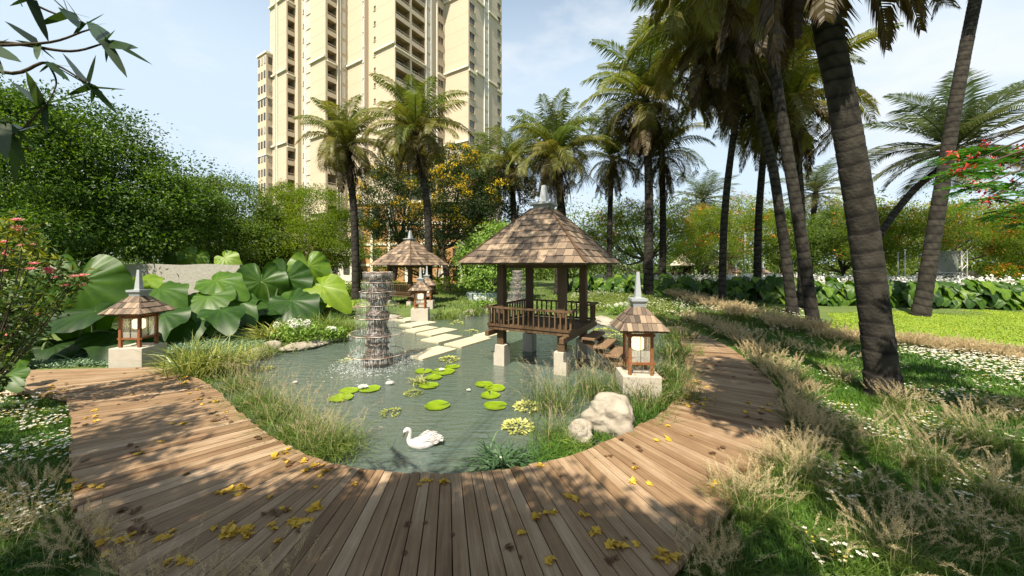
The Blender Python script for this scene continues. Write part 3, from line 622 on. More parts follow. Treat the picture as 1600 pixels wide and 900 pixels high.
        if kind == 'plain' and L > 2.2:
            for f in (4, 9, 14, 19): lm = MB(); boxat(lm, a-d*.12, b+d*.12, Z0+FL*f+.9, Z0+FL*f+1.25, n, .003, .38); ledges.append(lm)
            for f in range(NF): boxat(wall, a, b, Z0+FL*f-.02, Z0+FL*f+.02, n, -.02, .012, .2)
        if kind in ('balcony2', 'balcony1'):
            for f in (4, 9, 14, 19): lm = MB(); boxat(lm, a-d*.1, b+d*.1, Z0+FL*f+.12, Z0+FL*f+.42, n, .003, .30); ledges.append(lm)
        if kind in ('window1',):
            for f in (4, 14): lm = MB(); boxat(lm, a, b, Z0+FL*f+.1, Z0+FL*f+.5, n, .003, .35); ledges.append(lm)
    # back and top
    bk = [endR, endR*1.28-np.array([2., 0]), endL*1.25+np.array([3., 0]), endL]
    for a, b in zip(bk, bk[1:]): quad(wall, a, b, Z0, Z1)
    pts = [s[0] for s in segs]+[segs[-1][1]]+bk[1:3]
    o = wall.build('wall', M_wall, g); louv.build('louvre', M_louv, o)
    for lm in ledges: lm.build('ledge', M_band, g)
    for rc in recs:
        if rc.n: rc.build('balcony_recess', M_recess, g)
    import bmesh
    bm = bmesh.new(); fv = [bm.verts.new((*(q-off), Z1)) for q in pts]; f = bm.faces.new(fv); bmesh.ops.triangulate(bm, faces=[f]); me = bpy.data.meshes.new('roof'); bm.to_mesh(me); me.materials.append(M_band); ro = bpy.data.objects.new('roof', me); COL.objects.link(ro); ro.parent = g
    # windows, nearest 90 as parts of their own
    wins.sort(key=lambda w_: abs(w_[0]-35)); rest = MB(); restr = MB()
    for i, (z, kind, qa, qb, lo, hi, n, pa, pb, d) in enumerate(wins):
        mb = MB() if i < 90 else rest; mr = MB() if i < 90 else restr
        bal = 'balcony' in kind; wd = np.linalg.norm(qb-qa)
        if bal:
            boxat(mb, qa+d*wd*.14, qb-d*wd*.14, z+lo+.02, z+hi-.35, n, .003, .06, random.uniform(.1, .8))
            boxat(mr, pa, pb, z+lo+.42, z+lo+.5, n, -.14, -.06)
            for k in range(7): q = pa+d*np.linalg.norm(pb-pa)*(k+.5)/7; boxat(mr, q-d*.02, q+d*.02, z+lo, z+lo+.42, n, -.11, -.08)
        else:
            boxat(mb, qa, qb, z+lo, z+hi, n, .003, .05, random.uniform(.1, .8))
            if wd > .8:
                for s in (.02, .5, .98): q = qa+d*wd*s; boxat(mr, q-d*.03, q+d*.03, z+lo, z+hi, n, .052, .12)
                boxat(mr, qa, qb, z+lo+.55, z+lo+.61, n, .053, .11)
            boxat(mr, pa-d*.1, pb+d*.1, z+lo-.10, z+lo, n, -.05, .12)
        if i < 90:
            wo = mb.build('window', M_win, g); mr.build('balcony_rail' if bal else 'window_frame', M_rail, wo)
    r1 = rest.build('upper_windows', M_win, g); r1['kind'] = 'stuff'; restr.build('window_frame', M_rail, r1)
    # lower wing at the far left
    g2 = thing('apartment_block', 'slim lower apartment block peeking out left of the tan tower', 'building', (WX(428, 84), 84, 0))
    def block(g, cx, cy, w_, d_, z1, rz, mw, floors, colsn, winmat, bands):
        m = MB(); m.box((0, 0, z1/2), (w_, d_, z1), t=.5); wl = m.build('wall', mw, g); g.rotation_euler.z = rz
        b = MB(); b.box((0, 0, z1+.2), (w_+.5, d_+.5, .4)); b.build('parapet', M_band, wl)
        for f in bands: b = MB(); b.box((0, 0, f), (w_+.3, d_+.3, .35)); b.build('ledge', M_band, wl)
        fh = z1/floors; cnt = 0; rest = MB()
        for f in range(floors):
            for k in range(colsn):
                for side in (0, 1):
                    mm = MB() if cnt < 90 else rest; W_ = w_ if side == 0 else d_; x = -W_/2+W_*(k+.5)/colsn; s = (W_/colsn*.5, .16, fh*.5)
                    if side == 0: mm.box((x, -d_/2-.02, fh*(f+.55)), s, t=random.random())
                    else: mm.box((w_/2+.02, x, fh*(f+.55)), (s[1], s[0], s[2]), t=random.random())
                    if cnt < 90: mm.build('window', winmat, g)
                    cnt += 1
        if cnt > 90: r = rest.build('small_windows', winmat, g); r['kind'] = 'stuff'
    block(g2, 0, 0, 4.0, 5, H+317*84/F, R(-32), M_wall, 16, 3, M_win, (14, 28, 41))
    g3 = thing('terracotta_block', 'low terracotta building with pale window bays behind the yellow flowering trees', 'building', (WX(652, 57), 57, 0))
    block(g3, 0, 0, 17.5, 8, 12.2, R(-6), M_terra, 4, 7, M_win, (3.1, 6.2, 9.3))
    for k, x in enumerate((-8.2, -5.4, -2.7, 0, 2.7, 5.4, 8.2)):
        m = MB(); m.box((x, -4.2, 6.0), (.35, .3, 11.9)); m.build('pilaster', M_band, g3)
    g4 = thing('entrance_block', 'low white rendered building with tall dark openings at the tower foot', 'building', (WX(530, 56), 56, 0))
    block(g4, 0, 0, 9, 8, 6.0, R(-6), mat('white_render', [(.55, .50, .42), (.62, .58, .5)], rough=.9), 1, 5, M_win, (4.6,))
tower()

# ------------------------------------------------------------------ palms
def frond(mb, base, az, el, L, droop, t, nl=46, lmax=None, wide=.05, hang=.6, curl=.0):
    lmax = lmax or L*.2
    s = np.linspace(0, 1, 13); e = el-droop*s**1.3
    ds = L/12; dx = np.cos(e)*ds; dz = np.sin(e)*ds
    h = np.concatenate([[0], np.cumsum((dx[1:]+dx[:-1])/2)]); zz = np.concatenate([[0], np.cumsum((dz[1:]+dz[:-1])/2)])
    a = az+curl*s*s; pts = np.stack([base[0]+h*np.cos(a), base[1]+h*np.sin(a), base[2]+zz], 1)
    mb.tube(pts, np.interp(s, [0, .1, 1], [.055, .035, .006])*L/4.5, 4, np.clip(t+.12, 0, 1), cap=False)
    q = np.linspace(.10, .995, nl); q = np.repeat(q, 2); side = np.tile([-1., 1.], nl)
    Pt = np.stack([np.interp(q, s, pts[:, i]) for i in range(3)], 1); D = nrm(np.stack([np.interp(q, s, nrm(np.gradient(pts, axis=0))[:, i]) for i in range(3)], 1))
    S = nrm(np.cross(D, [0, 0, 1.])); U = np.cross(S, D)
    ll = lmax*np.clip(np.sin(np.pi*(.10+.86*q))**.7, .15, 1)*rng.uniform(.85, 1.12, len(q))
    hg = hang*rng.uniform(.7, 1.3, len(q))
    dr = nrm(S*side[:, None]*1.0+D*(.45+.5*q)[:, None]+U*.22)
    d2 = nrm(dr-np.array([0, 0, 1.])*hg[:, None]*1.3)
    Wv = nrm(D+.2*rng.normal(size=D.shape))*(wide*L/4.5*.5)
    m1 = Pt+dr*ll[:, None]*.45; tip = m1+d2*ll[:, None]*.55
    V = np.stack([Pt-Wv*.5, Pt+Wv*.5, m1-Wv, m1+Wv, tip], 1).reshape(-1, 3); i = np.arange(len(q))[:, None]*5
    tt = np.repeat(np.clip(t+rng.normal(0, .07, len(q)), 0, 1), 5).reshape(-1, 5); tt[:, 4] -= .15
    mb.addmix(V, i+np.array([0, 1, 3, 2]), i+np.array([2, 3, 4]), np.clip(tt.ravel(), 0, 1))
def crown_mesh(seed, L, n=30, nl=46, skirt=8, wide=.05, style=0):
    nl = int(nl*1.25)
    global rng
    keep = rng; rng = np.random.default_rng(seed); random.seed(seed); mb = MB()
    for k in range(n):
        f = k/(n-1); az = k*2.39996+rng.uniform(-.3, .3)
        el = R(84-100*f**1.1)+rng.normal(0, .10); dp = R(62+72*min(1, f*1.2))*rng.uniform(.8, 1.2)
        ll = L*(.72+.3*math.sin(math.pi*min(1, f*1.1+.15)))*rng.uniform(.9, 1.08)
        t = .95-.66*f+rng.normal(0, .10)
        if style: el = R(75-95*f); dp = R(55)
        frond(mb, (0, 0, .1-.5*f), az, el, ll, dp, float(np.clip(t, .22, .98)), nl, wide=wide, hang=.55+.65*f if not style else .35, curl=rng.normal(0, .2), lmax=L*(.25 if not style else .26))
    skirt = int(skirt*1.4)
    for k in range(skirt):
        az = k*2*math.pi/skirt+rng.uniform(-.3, .3); frond(mb, (0, 0, -.6), az, R(-58+rng.uniform(-14, 16)), L*rng.uniform(.5, .8), R(30), float(rng.uniform(.0, .18)), nl-8, wide=wide*1.3, hang=1.3)
    for k in range(9):
        a = k*2.4; mb.lathe([(.01, -.16), (.11, -.10), (.14, 0), (.10, .11), (.01, .15)], (.34*math.cos(a), .34*math.sin(a), -.55-.12*(k % 3)), 8, .12)
    rng = keep; return mb
_crowns = {}
def palm(label, path, r0, r1, L, seed, n=30, nl=44, skirt=8, wide=.085, style=0, rot=0, m=None, rings=.36):
    """path: world points from the ground to the crown"""
    path = np.array(path, float); base = path[0].copy(); g = thing('palm_tree', label, 'palm', tuple(base), group='coconut palms')
    c = catmull(path-base, 14); s = np.concatenate([[0], np.cumsum(np.linalg.norm(np.diff(c, axis=0), axis=1))]); Lt = s[-1]
    step = rings*1.0; rs = [];
    z = -.3; qs = []; rad = []; tn = []
    random.seed(seed)
    while z < Lt:
        h = step*random.uniform(.75, 1.3)*(1.25-.5*max(0, z)/Lt); b = r1+(r0-r1)*(1-max(z, 0)/Lt)**1.25+.20*r0*math.exp(-max(z, 0)/.55)
        j = random.uniform(.985, 1.02); tj = random.uniform(-.14, .14)
        for f, k, t in ((0, .982, .10), (.09, .974, .10), (.19, .980, .34), (.35, .988, .60), (.70, .997, .66), (.90, 1.006, .62), (.975, 1.010, .36)): qs.append(z+h*f); rad.append(b*k*j); tn.append(t+tj*(t > .3)+random.uniform(-.05, .05))  # lowest tints paint the shadow line under each ring's overhang
        z += h
    qs = np.array(qs); keep_ = qs <= Lt; qs = qs[keep_]; rad = np.array(rad)[keep_]; tn = np.array(tn)[keep_]
    pts = np.stack([np.interp(qs, s, c[:, i]) for i in range(3)], 1); neg = qs < 0; pts[neg, 2] = qs[neg]
    mb = MB(); d = nrm(np.gradient(np.stack([np.interp(np.linspace(0, Lt, 60), s, c[:, i]) for i in range(3)], 1), axis=0)); d = np.stack([np.interp(qs, np.linspace(0, Lt, 60), d[:, i]) for i in range(3)], 1)
    nn = 20; a = np.linspace(0, 2*np.pi, nn, endpoint=False); sd = nrm(np.cross(d, [0, 1., 0])); u = np.cross(sd, d)
    ph = random.uniform(0, 6.28); wob = .03*np.sin(a*2+ph)+.025*np.sin(3*a+1.3)
    lift = (np.sin(a[None]+qs[:, None]*.9)*.05+.015*np.sin(3*a[None]+qs[:, None]*2))*(r0/.4)
    V = pts[:, None]+(rad[:, None]*(1+wob[None]))[:, :, None]*(np.cos(a)[None, :, None]*sd[:, None]+np.sin(a)[None, :, None]*u[:, None])+lift[:, :, None]*d[:, None]
    i = np.arange(len(qs)-1)[:, None]*nn; j = np.arange(nn)[None]; k = (j+1) % nn
    mb.add(V, np.stack([i+j, i+k, i+nn+k, i+nn+j], -1).reshape(-1, 4), np.clip(np.repeat(tn, nn)+(.14*np.sin(3*a[None]+qs[:, None]*7)+.10*np.sin(7*a[None]-qs[:, None]*11)).ravel()+rng.normal(0, .06, len(qs)*nn), 0, 1))
    mb.build('trunk', M_palmbark, g, smooth=True)
    key = (seed % 5, round(L, 1), n, nl, style, skirt)
    if key not in _crowns: o = crown_mesh(seed % 5+11, L, n, nl, skirt, wide, style).build('crown', m or (M_frond2 if style else M_frond), g); _crowns[key] = o.data
    else: o = bpy.data.objects.new('crown', _crowns[key]); COL.objects.link(o); o.parent = g
    o.location = tuple(c[-1]); o.rotation_euler.z = rot; return g
def pp(base, crown, Y, mid=None, Yc=None):
    b = gpt(base, Y); Yc = Yc or Y; pts = [b]
    for q in (mid or []): pts.append(P(q[0], q[1], Y+(Yc-Y)*.5))
    pts.append(P(*crown, Yc)); return pts
palm('palm with a dark leaning trunk at the tower foot, crown against the tan wall', pp(557, (541, 228), 30, [(553, 330)]), .33, .25, 4.6, 1, 34, 40, rot=.6)
palm('palm with a pale based trunk behind the smaller gazebo, crown beside the balconies', pp(669, (649, 205), 28, [(668, 330)]), .36, .25, 5.0, 2, 34, 40, rot=2.1)
palm('palm rising directly behind the large gazebo spire', pp(873, (869, 242), 34, [(876, 330)]), .42, .3, 6.4, 3, 32, 36, rot=1.1)
palm('twin slim palm leaning right beside the gazebo spire', pp(884, (862, 232), 38, [(880, 330)]), .36, .26, 5.6, 4, 28, 32, rot=.3)
palm('short palm between the yellow flowering tree and the gazebo roof', pp(805, (799, 258), 40, [(803, 340)]), .4, .28, 6.0, 5, 30, 32, rot=4)
palm('palm crown partly hidden in the yellow flowering tree', pp(757, (753, 272), 44, [(755, 340)]), .42, .3, 6.0, 6, 30, 32, rot=2)
palm('slender palm standing alone right of the gazebo roof', pp(952, (957, 248), 38, [(953, 340)]), .30, .24, 5.7, 7, 28, 34, rot=5.1)
palm('tall straight palm right of the gazebo, highest crown of the middle pair', pp(1013, (1009, 158), 33, [(1014, 300)]), .43, .34, 7.7, 8, 36, 42, skirt=14, rot=1.7)
palm('shorter palm just behind the tall straight palm right of the gazebo', pp(1035, (1034, 240), 37, [(1036, 340)]), .36, .28, 6.0, 9, 28, 34, rot=3.2)
palm('slim curved palm trunk leaning right over the beige grass', pp(1128, (1168, 95), 26.7, [(1132, 340), (1146, 215)]), .27, .21, 7.0, 11, 34, 42, skirt=12, rot=.4)
palm('palm behind the curved pair, trunk flaring below a full brown skirt', pp(1183, (1200, 165), 30, [(1186, 330)]), .31, .24, 6.5, 12, 32, 38, skirt=12, rot=2.6)
palm('left trunk of the curved pair of palms beside the lawn', pp(1239, (1128, 40), 21.5, [(1222, 360), (1196, 215)]), .29, .23, 7.3, 13, 36, 46, skirt=14, rot=1.2)
palm('right thicker trunk of the curved pair of palms beside the lawn', pp(1272, (1182, -70), 17.5, [(1250, 360), (1224, 200), (1206, 80)]), .27, .22, 7.0, 14, 36, 50, skirt=14, rot=2.2)
palm('palm with its trunk hidden behind the curved pair', pp(1254, (1236, 165), 25, [(1250, 300)]), .27, .22, 6.5, 16, 32, 40, skirt=10, rot=0)
palm('nearest massive ringed palm trunk among the daisies', pp(1383, (1262, -245), 8.4, [(1352, 380), (1318, 170), (1288, 10)]), .29, .25, 6.1, 17, 34, 60, skirt=10, rot=.9, rings=.34, wide=.075)
palm('ringed palm leaning right on the bright lawn', pp(1438, (1548, -120), 21.5, [(1470, 300), (1502, 110)]), .36, .26, 6.5, 18, 28, 44, skirt=3, rot=1.9)
palm('bent palm with wide feathery fronds and a diagonal trunk behind the lawn', [gpt(1335, 32), P(1372, 372, 32), P(1425, 300, 32), P(1470, 262, 32), P(1490, 232, 32)], .33, .25, 8.0, 21, 26, 50, skirt=0, wide=.075, style=1, rot=.5)
palm('small far palm beyond the flower band between two trunks', pp(1263, (1274, 300), 50), .4, .3, 6.8, 22, 24, 28, skirt=2, style=1)
palm('small far palm in the tree line right of the gazebo', pp(1100, (1098, 312), 56), .4, .3, 6.5, 23, 24, 28, skirt=2, style=1)

# ------------------------------------------------------------------ broadleaf trees
def tree(name, label, base, blobs, nleaf, size, lm, tr=.25, cat='tree', group=None, flower=None, nfl=0, fsize=.2, fup=.6, wr=.5, limbs=True, clump=.35, bark=None, trunk_top=None, hang=.25, ncl=26):
    """blobs: (centre, radii) ellipsoids in world space; leaves sit in sprays scattered through them"""
    base = np.array(base, float); g = thing(name, label, cat, tuple(base), group=group)
    wood = MB(); bl = [(np.array(c, float)-base, np.array(r, float)) for c, r in blobs]
    ctr = np.mean([c for c, r in bl], 0); fork = np.array(trunk_top, float)-base if trunk_top is not None else np.array([ctr[0]*.25, ctr[1]*.25, max(.6, .45*min(c[2]-r[2]*.6 for c, r in bl)+.2)])
    wood.tube(catmull([(0, 0, -.3), fork*np.array([.4, .7, .5])+np.array([.05, 0, 0]), fork], 4), np.linspace(tr*1.25, tr*.8, 9), 10, .5)
    vol = np.array([np.prod(r)**.66 for c, r in bl]); vol /= vol.sum()
    Pt = []; D = []; T = []; fl = []; UU = []
    for (c, r), vv in zip(bl, vol):
        if limbs:
            for k in range(3):
                e = c+r*rng.normal(size=3)*.38; md = fork+(e-fork)*.5+np.array([0, 0, -.12*np.linalg.norm(e-fork)])+rng.normal(size=3)*.15
                wood.tube(catmull([fork, md, e], 5), np.linspace(tr*.5, tr*.07, 11), 6, .5)
        nc = max(6, int(ncl*len(bl)*vv)); cd_ = rand_dir(nc, .15); cc = c+cd_*r*rng.uniform(.55, 1.0, (nc, 1))**.6*rng.uniform(.9, 1.12, (nc, 1))
        npc = max(4, int(nleaf*vv/nc)); rs = np.mean(r)*clump
        off = np.clip(rng.normal(size=(nc, npc, 3)), -1.7, 1.7)*np.array([1, 1, .55])*rs*.55*rng.uniform(.6, 1.3, (nc, 1, 1))
        p = (cc[:, None]+off).reshape(-1, 3); Pt.append(p)
        od = nrm(p-c)*.45+nrm(off.reshape(-1, 3))*.45+rng.normal(size=p.shape)*.6-np.array([0, 0, hang]); D.append(od); UU.append(nrm(nrm(p-c)*.8+nrm(off.reshape(-1, 3))*.7+np.array([0, 0, .5])+rng.normal(size=p.shape)*.35))
        T.append(np.clip(np.repeat(rng.normal(.45, .16, nc), npc)+rng.normal(0, .13, nc*npc), 0, 1))
        if flower is not None:
            k = np.nonzero((cd_[:, 2] > -.35))[0]; k = rng.choice(k, max(1, int(len(k)*fup)), replace=False)
            nf = max(1, int(nfl*vv/len(k))); fl.append((cc[k][:, None]+rng.normal(size=(len(k), nf, 3))*rs*.30*np.array([1, 1, .6])+cd_[k][:, None]*rs*.35).reshape(-1, 3))
    Pt = np.vstack(Pt); D = np.vstack(D); T = np.concatenate(T)
    m = MB(); leafcards(m, Pt, D, size*rng.uniform(.65, 1.25, len(Pt)), wr, T, up=np.vstack(UU)); m.build('crown', lm, g)
    if flower is not None:
        f = np.vstack(fl); m = MB(); leafcards(m, f, rand_dir(len(f), .6), fsize*rng.uniform(.6, 1.2, len(f)), .7, rng.random(len(f))); m.build('blossom', flower, g)
    wood.build('trunk', bark or M_bark, g, smooth=True); return g
def blob(px, py, rpx, rpy, Y, ry=None): k = Y/F; return (P(px, py, Y), (rpx*k, ry or rpx*k*.9, rpy*k))
# left mass of trees
tree('broadleaf_tree', 'large dark green broadleaf tree at the left above the taro', gpt(150, 22), [blob(20, 230, 110, 95, 20), blob(110, 250, 110, 95, 22), blob(190, 300, 100, 90, 22), blob(60, 340, 110, 70, 21), blob(260, 330, 70, 62, 23), blob(160, 370, 110, 40, 21.5)], 60000, .22, M_leafA, .32, ncl=60, trunk_top=P(150, 385, 22))
tree('broadleaf_tree', 'dark tree at the far left edge rising behind the pink bush', gpt(-40, 17), [blob(-50, 250, 110, 120, 17), blob(-10, 180, 60, 50, 18), blob(-20, 370, 100, 70, 16)], 24000, .18, M_leafA, .3, ncl=50)
tree('broadleaf_tree', 'dark green tree beyond the left edge of the view', gpt(-160, 19), [blob(-150, 290, 110, 100, 19), blob(-250, 340, 110, 80, 18), blob(-170, 400, 110, 40, 18)], 12000, .26, M_leafA, .3, ncl=40)
tree('broadleaf_tree', 'round bushy green tree left of the tower foot', gpt(345, 29), [blob(310, 325, 55, 48, 29), blob(365, 330, 58, 55, 30), blob(345, 380, 80, 40, 28), blob(405, 370, 38, 46, 30)], 34000, .20, M_leafB, .26, ncl=60)
tree('broadleaf_tree', 'dark tree filling behind the big left tree', gpt(255, 34), [blob(230, 320, 75, 45, 34), blob(290, 370, 95, 50, 34), blob(420, 400, 60, 30, 33)], 17000, .24, M_leafD, .3, ncl=60)
tree('feathery_tree', 'light olive feathery tree in front of the tower foot', gpt(492, 33), [blob(440, 325, 32, 28, 33), blob(495, 335, 45, 42, 33), blob(470, 380, 60, 38, 32), blob(535, 360, 34, 38, 34), blob(455, 300, 26, 14, 34), blob(520, 395, 40, 24, 33)], 46000, .19, M_leafC, .2, ncl=70, wr=.3, clump=.42)
tree('evergreen_tree', 'dark low tree behind the left lanterns spire', gpt(420, 36), [blob(420, 415, 55, 25, 36), blob(490, 412, 40, 25, 36)], 6000, .28, M_leafD, .25, ncl=40)
# yellow flowering trees by the tower
tree('flowering_tree', 'dark tree with yellow blossom sprays below the tower balconies', gpt(612, 40), [blob(600, 305, 42, 45, 40), blob(640, 270, 50, 38, 40), blob(625, 345, 50, 32, 39)], 24000, .21, M_leafD, .3, flower=M_yellow, nfl=2300, fsize=.2, fup=.30, ncl=60, trunk_top=P(625, 380, 40))
tree('flowering_tree', 'wider dark tree thick with yellow blossom left of the gazebo roof', gpt(700, 38), [blob(690, 290, 50, 48, 38), blob(735, 300, 50, 52, 38), blob(700, 345, 66, 34, 37), blob(715, 250, 34, 24, 39)], 32000, .21, M_leafD, .3, flower=M_yellow, nfl=4200, fsize=.21, fup=.42, ncl=70, trunk_top=P(690, 390, 38))
tree('flowering_tree', 'dark blossom tree behind the gazebo ridge among the palms', gpt(800, 42), [blob(790, 300, 48, 30, 42), blob(775, 345, 50, 26, 42)], 7000, .27, M_leafD, .26, flower=M_yellow, nfl=700, fsize=.2, fup=.25, ncl=50)
tree('broadleaf_tree', 'dark low tree masking the terracotta building behind the smaller gazebo', gpt(690, 46), [blob(575, 372, 24, 34, 46), blob(612, 400, 34, 30, 45), blob(660, 395, 42, 34, 46), blob(712, 385, 40, 40, 46), blob(740, 415, 36, 26, 45)], 12000, .26, M_leafB, .2, ncl=50)
tree('young_tree', 'pale green bushy tree growing from the round planter', P(757, 462, 30), [blob(775, 378, 40, 30, 30), blob(745, 400, 30, 28, 30), blob(800, 405, 36, 34, 30), blob(765, 430, 44, 26, 30), blob(812, 440, 26, 16, 30)], 8500, .27, M_leafE, .14, flower=M_white, nfl=200, fsize=.1, fup=.3, ncl=60)
# right hand flame trees
def flame(label, px, Y, blobs, n=26000, seed=0): tree('flame_tree', label, gpt(px, Y), [blob(*b) for b in blobs], n, .21, M_leafC, .28, flower=M_orange, nfl=1000, fsize=.2, fup=.4, ncl=60, wr=.28, clump=.45, trunk_top=P(px, 405, Y), group='orange flowering shade trees')
flame('broad orange dotted shade tree right of the gazebo roof', 1008, 42, [(950, 355, 34, 25, 42), (985, 335, 36, 18, 42), (1030, 340, 42, 22, 43), (965, 385, 40, 22, 41), (1050, 375, 40, 24, 42)])
flame('orange dotted shade tree behind the slim curved palm trunk', 1140, 46, [(1110, 350, 36, 28, 46), (1150, 335, 40, 24, 46), (1180, 365, 34, 30, 46), (1125, 390, 40, 24, 45)])
flame('orange dotted shade tree between the massive palm and the leaning palm', 1375, 40, [(1355, 350, 38, 22, 40), (1400, 345, 44, 26, 40), (1430, 375, 40, 26, 40), (1370, 395, 40, 26, 39)])
flame('wide spreading orange dotted tree beside the stage screen', 1452, 41, [(1470, 345, 44, 26, 41), (1520, 340, 46, 24, 41), (1560, 365, 46, 26, 41), (1500, 372, 40, 14, 41), (1600, 350, 50, 34, 41)], 30000)
flame('orange dotted tree at the far right edge of the lawn', 1600, 33, [(1590, 395, 36, 26, 33), (1640, 370, 50, 50, 33), (1570, 425, 30, 14, 33)])
tree('broadleaf_tree', 'mid green tree behind the curved pair of palms', gpt(1320, 46), [blob(1310, 360, 40, 40, 46), blob(1345, 385, 36, 34, 45), blob(1270, 385, 40, 30, 46)], 20000, .23, M_leafB, .25, ncl=60)
tree('broadleaf_tree', 'low mid green tree between the middle pair of palms and the curved palm', gpt(1080, 50), [blob(1078, 395, 34, 26, 50), blob(1095, 360, 26, 26, 50), blob(915, 395, 26, 26, 50)], 15000, .23, M_leafB, .25, ncl=50)
tree('broadleaf_tree', 'mid green tree behind the slim palm trunks at the lawn edge', gpt(1220, 48), [blob(1215, 360, 32, 34, 48), blob(1235, 390, 40, 26, 47)], 15000, .23, M_leafB, .25, ncl=50)
# far off wood closing the view
def treeline():
    m = MB(); Pt = []; T = []
    for px in np.arange(-700, 2300, 15):
        Y = rng.uniform(62, 80); lo = 322 if px > 880 else 345
        if 400 < px < 880: lo = 392
        top = lo+rng.uniform(-16, 22)
        for k in range(5):
            c = P(px+rng.normal(0, 10), min(top+20+k*24, 425), Y); n = 210; o = rng.normal(size=(n, 3))*np.array([1.6, 1.4, 1.7]); Pt.append(c+o); T.append(np.clip(rng.normal(.55-.12*k, .2, n), 0, 1))
    Pt = np.vstack(Pt); T = np.concatenate(T); leafcards(m, Pt, rand_dir(len(Pt), .2), rng.uniform(.4, .8, len(Pt)), .4, T)
    tag(m.build('treeline', leafmat('far_wood', [(.05, .09, .018), (.13, .20, .03), (.26, .32, .06)], trans=.42)), kind='stuff')
treeline()
def bamboo():
    m = MB()
    for px in np.arange(1080, 1640, 5.):
        Y = rng.uniform(54, 58); top = 322+rng.uniform(-24, 24); b = gpt(px, Y); t_ = P(px+rng.normal(0, 4), top, Y)
        n = 46; s = rng.random(n)**.6; p = b+(t_-b)*s[:, None]+rng.normal(size=(n, 3))*np.array([.5, .5, .3]); leafcards(m, p, rand_dir(n, -.5), rng.uniform(.5, .9, n), .25, np.clip(.35+.55*s+rng.normal(0, .12, n), 0, 1))
    tag(m.build('bamboo_foliage', leafmat('bamboo_leaf', [(.08, .12, .02), (.20, .25, .04), (.38, .40, .08)], trans=.35)), kind='stuff')
bamboo()

# ------------------------------------------------------------------ giant taro plants
def taro_leaf(mb, c, tip, nor, L, W=None, t=.4, cup=.12, droop=.34, seed=0):
    W = W or L*.74; nv = 13; na = nv*4; th = np.linspace(-np.pi, np.pi, na, endpoint=False)
    out = .50+.10*np.cos(th)+.24*np.exp(-(th/.34)**2)-.05*np.exp(-((np.abs(th)-.75)/.3)**2)
    out = out*(1-.72*np.exp(-((np.pi-np.abs(th))/.22)**2))
    tip = nrm(tip); nor = nrm(nor-tip*np.dot(nor, tip)); sd = np.cross(nor, tip)
    rr = np.array([0, .25, .5, .75, .92, 1.0]); V = []; T = []
    rnd = np.random.default_rng(seed); ph = rnd.uniform(0, 6.28); w1 = rnd.uniform(.03, .07)
    vein = np.cos(th*nv)
    for r in rr:
        o = out*r; x = np.cos(th)*o*L; y = np.sin(th)*o*W/.82*1.0
        z = cup*L*(np.abs(np.sin(th))*o*1.2)**1.2+.009*L*vein*min(1, r*1.4)+w1*L*np.sin(5*th+ph)*r**3+.012*L*np.sin(17*th)*r**4-droop*L*(np.clip(x/L, -.3, 1)+.05)**2*1.5-.10*L*(y/W)**2*2
        V.append(c+x[:, None]*tip+y[:, None]*sd+z[:, None]*nor)
        T.append(np.clip(t+.06*(vein > .8)+.05*(r < .3)-.03*(vein < -.5)+rnd.normal(0, .015, na), 0, 1))
    V = np.vstack(V); i = np.arange(len(rr)-1)[:, None]*na; j = np.arange(na)[None]; k = (j+1) % na
    mb.add(V, np.stack([i+j, i+k, i+na+k, i+na+j], -1).reshape(-1, 4), np.concatenate(T))
def taro(label, base, leaves, group=None, name='taro_plant'):
    """leaves: (point, length, tip direction, normal, tint)"""
    base = np.array(base, float); g = thing(name, label, 'plant', tuple(base), group=group); m = MB(); s = MB()
    for k, (p, L, tip, nor, t) in enumerate(leaves):
        p = np.array(p, float)-base; taro_leaf(m, p, np.array(tip, float), np.array(nor, float), L, None, t, seed=int(abs(p[0]*977+p[2]*131))+k)
        b0 = rng.normal(size=3)*np.array([.12, .12, 0]); md = b0+(p-b0)*.55+np.array([0, 0, .18*L])-np.array([p[0], p[1], 0])*.15
        s.tube(catmull([b0-np.array([0, 0, .2]), md, p-nrm(np.array(nor, float))*.01], 5), np.linspace(.055, .022, 11)*(.6+.3*L), 6, .5)
    m.build('leaf', M_taro, g, smooth=True); s.build('stem', M_stem, g, smooth=True); return g
def tl(px, py, Y, wpx, rot, tilt, t, yaw=0):
    """a leaf seen at px,py: rot turns the tip (0 points down the picture, + to the right), tilt lifts its face from the viewer (0) to the sky (90)"""
    p = P(px, py, Y); L = wpx/F*Y/.92; t = t*.72 if py > 470 else t-.05; tilt = min(82, tilt+14) if py > 470 and Y > 10 else tilt  # leaves low in the clump tinted darker to stand in for deep shade
    a = R(tilt); yw = R(yaw)-math.atan2(p[0], p[1])*.7
    nor = np.array([math.sin(-yw)*-1*0+math.sin(R(yaw))*math.cos(a), -math.cos(a), math.sin(a)]); nor = np.array([nor[0]-p[0]/p[1]*.35*math.cos(a), nor[1], nor[2]])
    r = R(rot); tip = np.array([math.sin(r), -math.sin(a)*math.cos(r), -math.cos(a)*math.cos(r)])
    return (p, L, tip, nor, t)
GT = 'giant taro plants in front of the granite wall'
taro('giant taro with one huge round leaf standing behind the pink bush', gpt(130, 12.6), [tl(125, 440, 12.4, 118, 10, 12, .40, 10), tl(150, 486, 12.0, 92, -20, 66, .14), tl(70, 500, 12.2, 90, -30, 60, .16), tl(180, 520, 12.2, 80, 40, 62, .14), tl(95, 555, 12.2, 66, -10, 65, .12), tl(200, 545, 12.5, 60, 30, 70, .12)], GT)
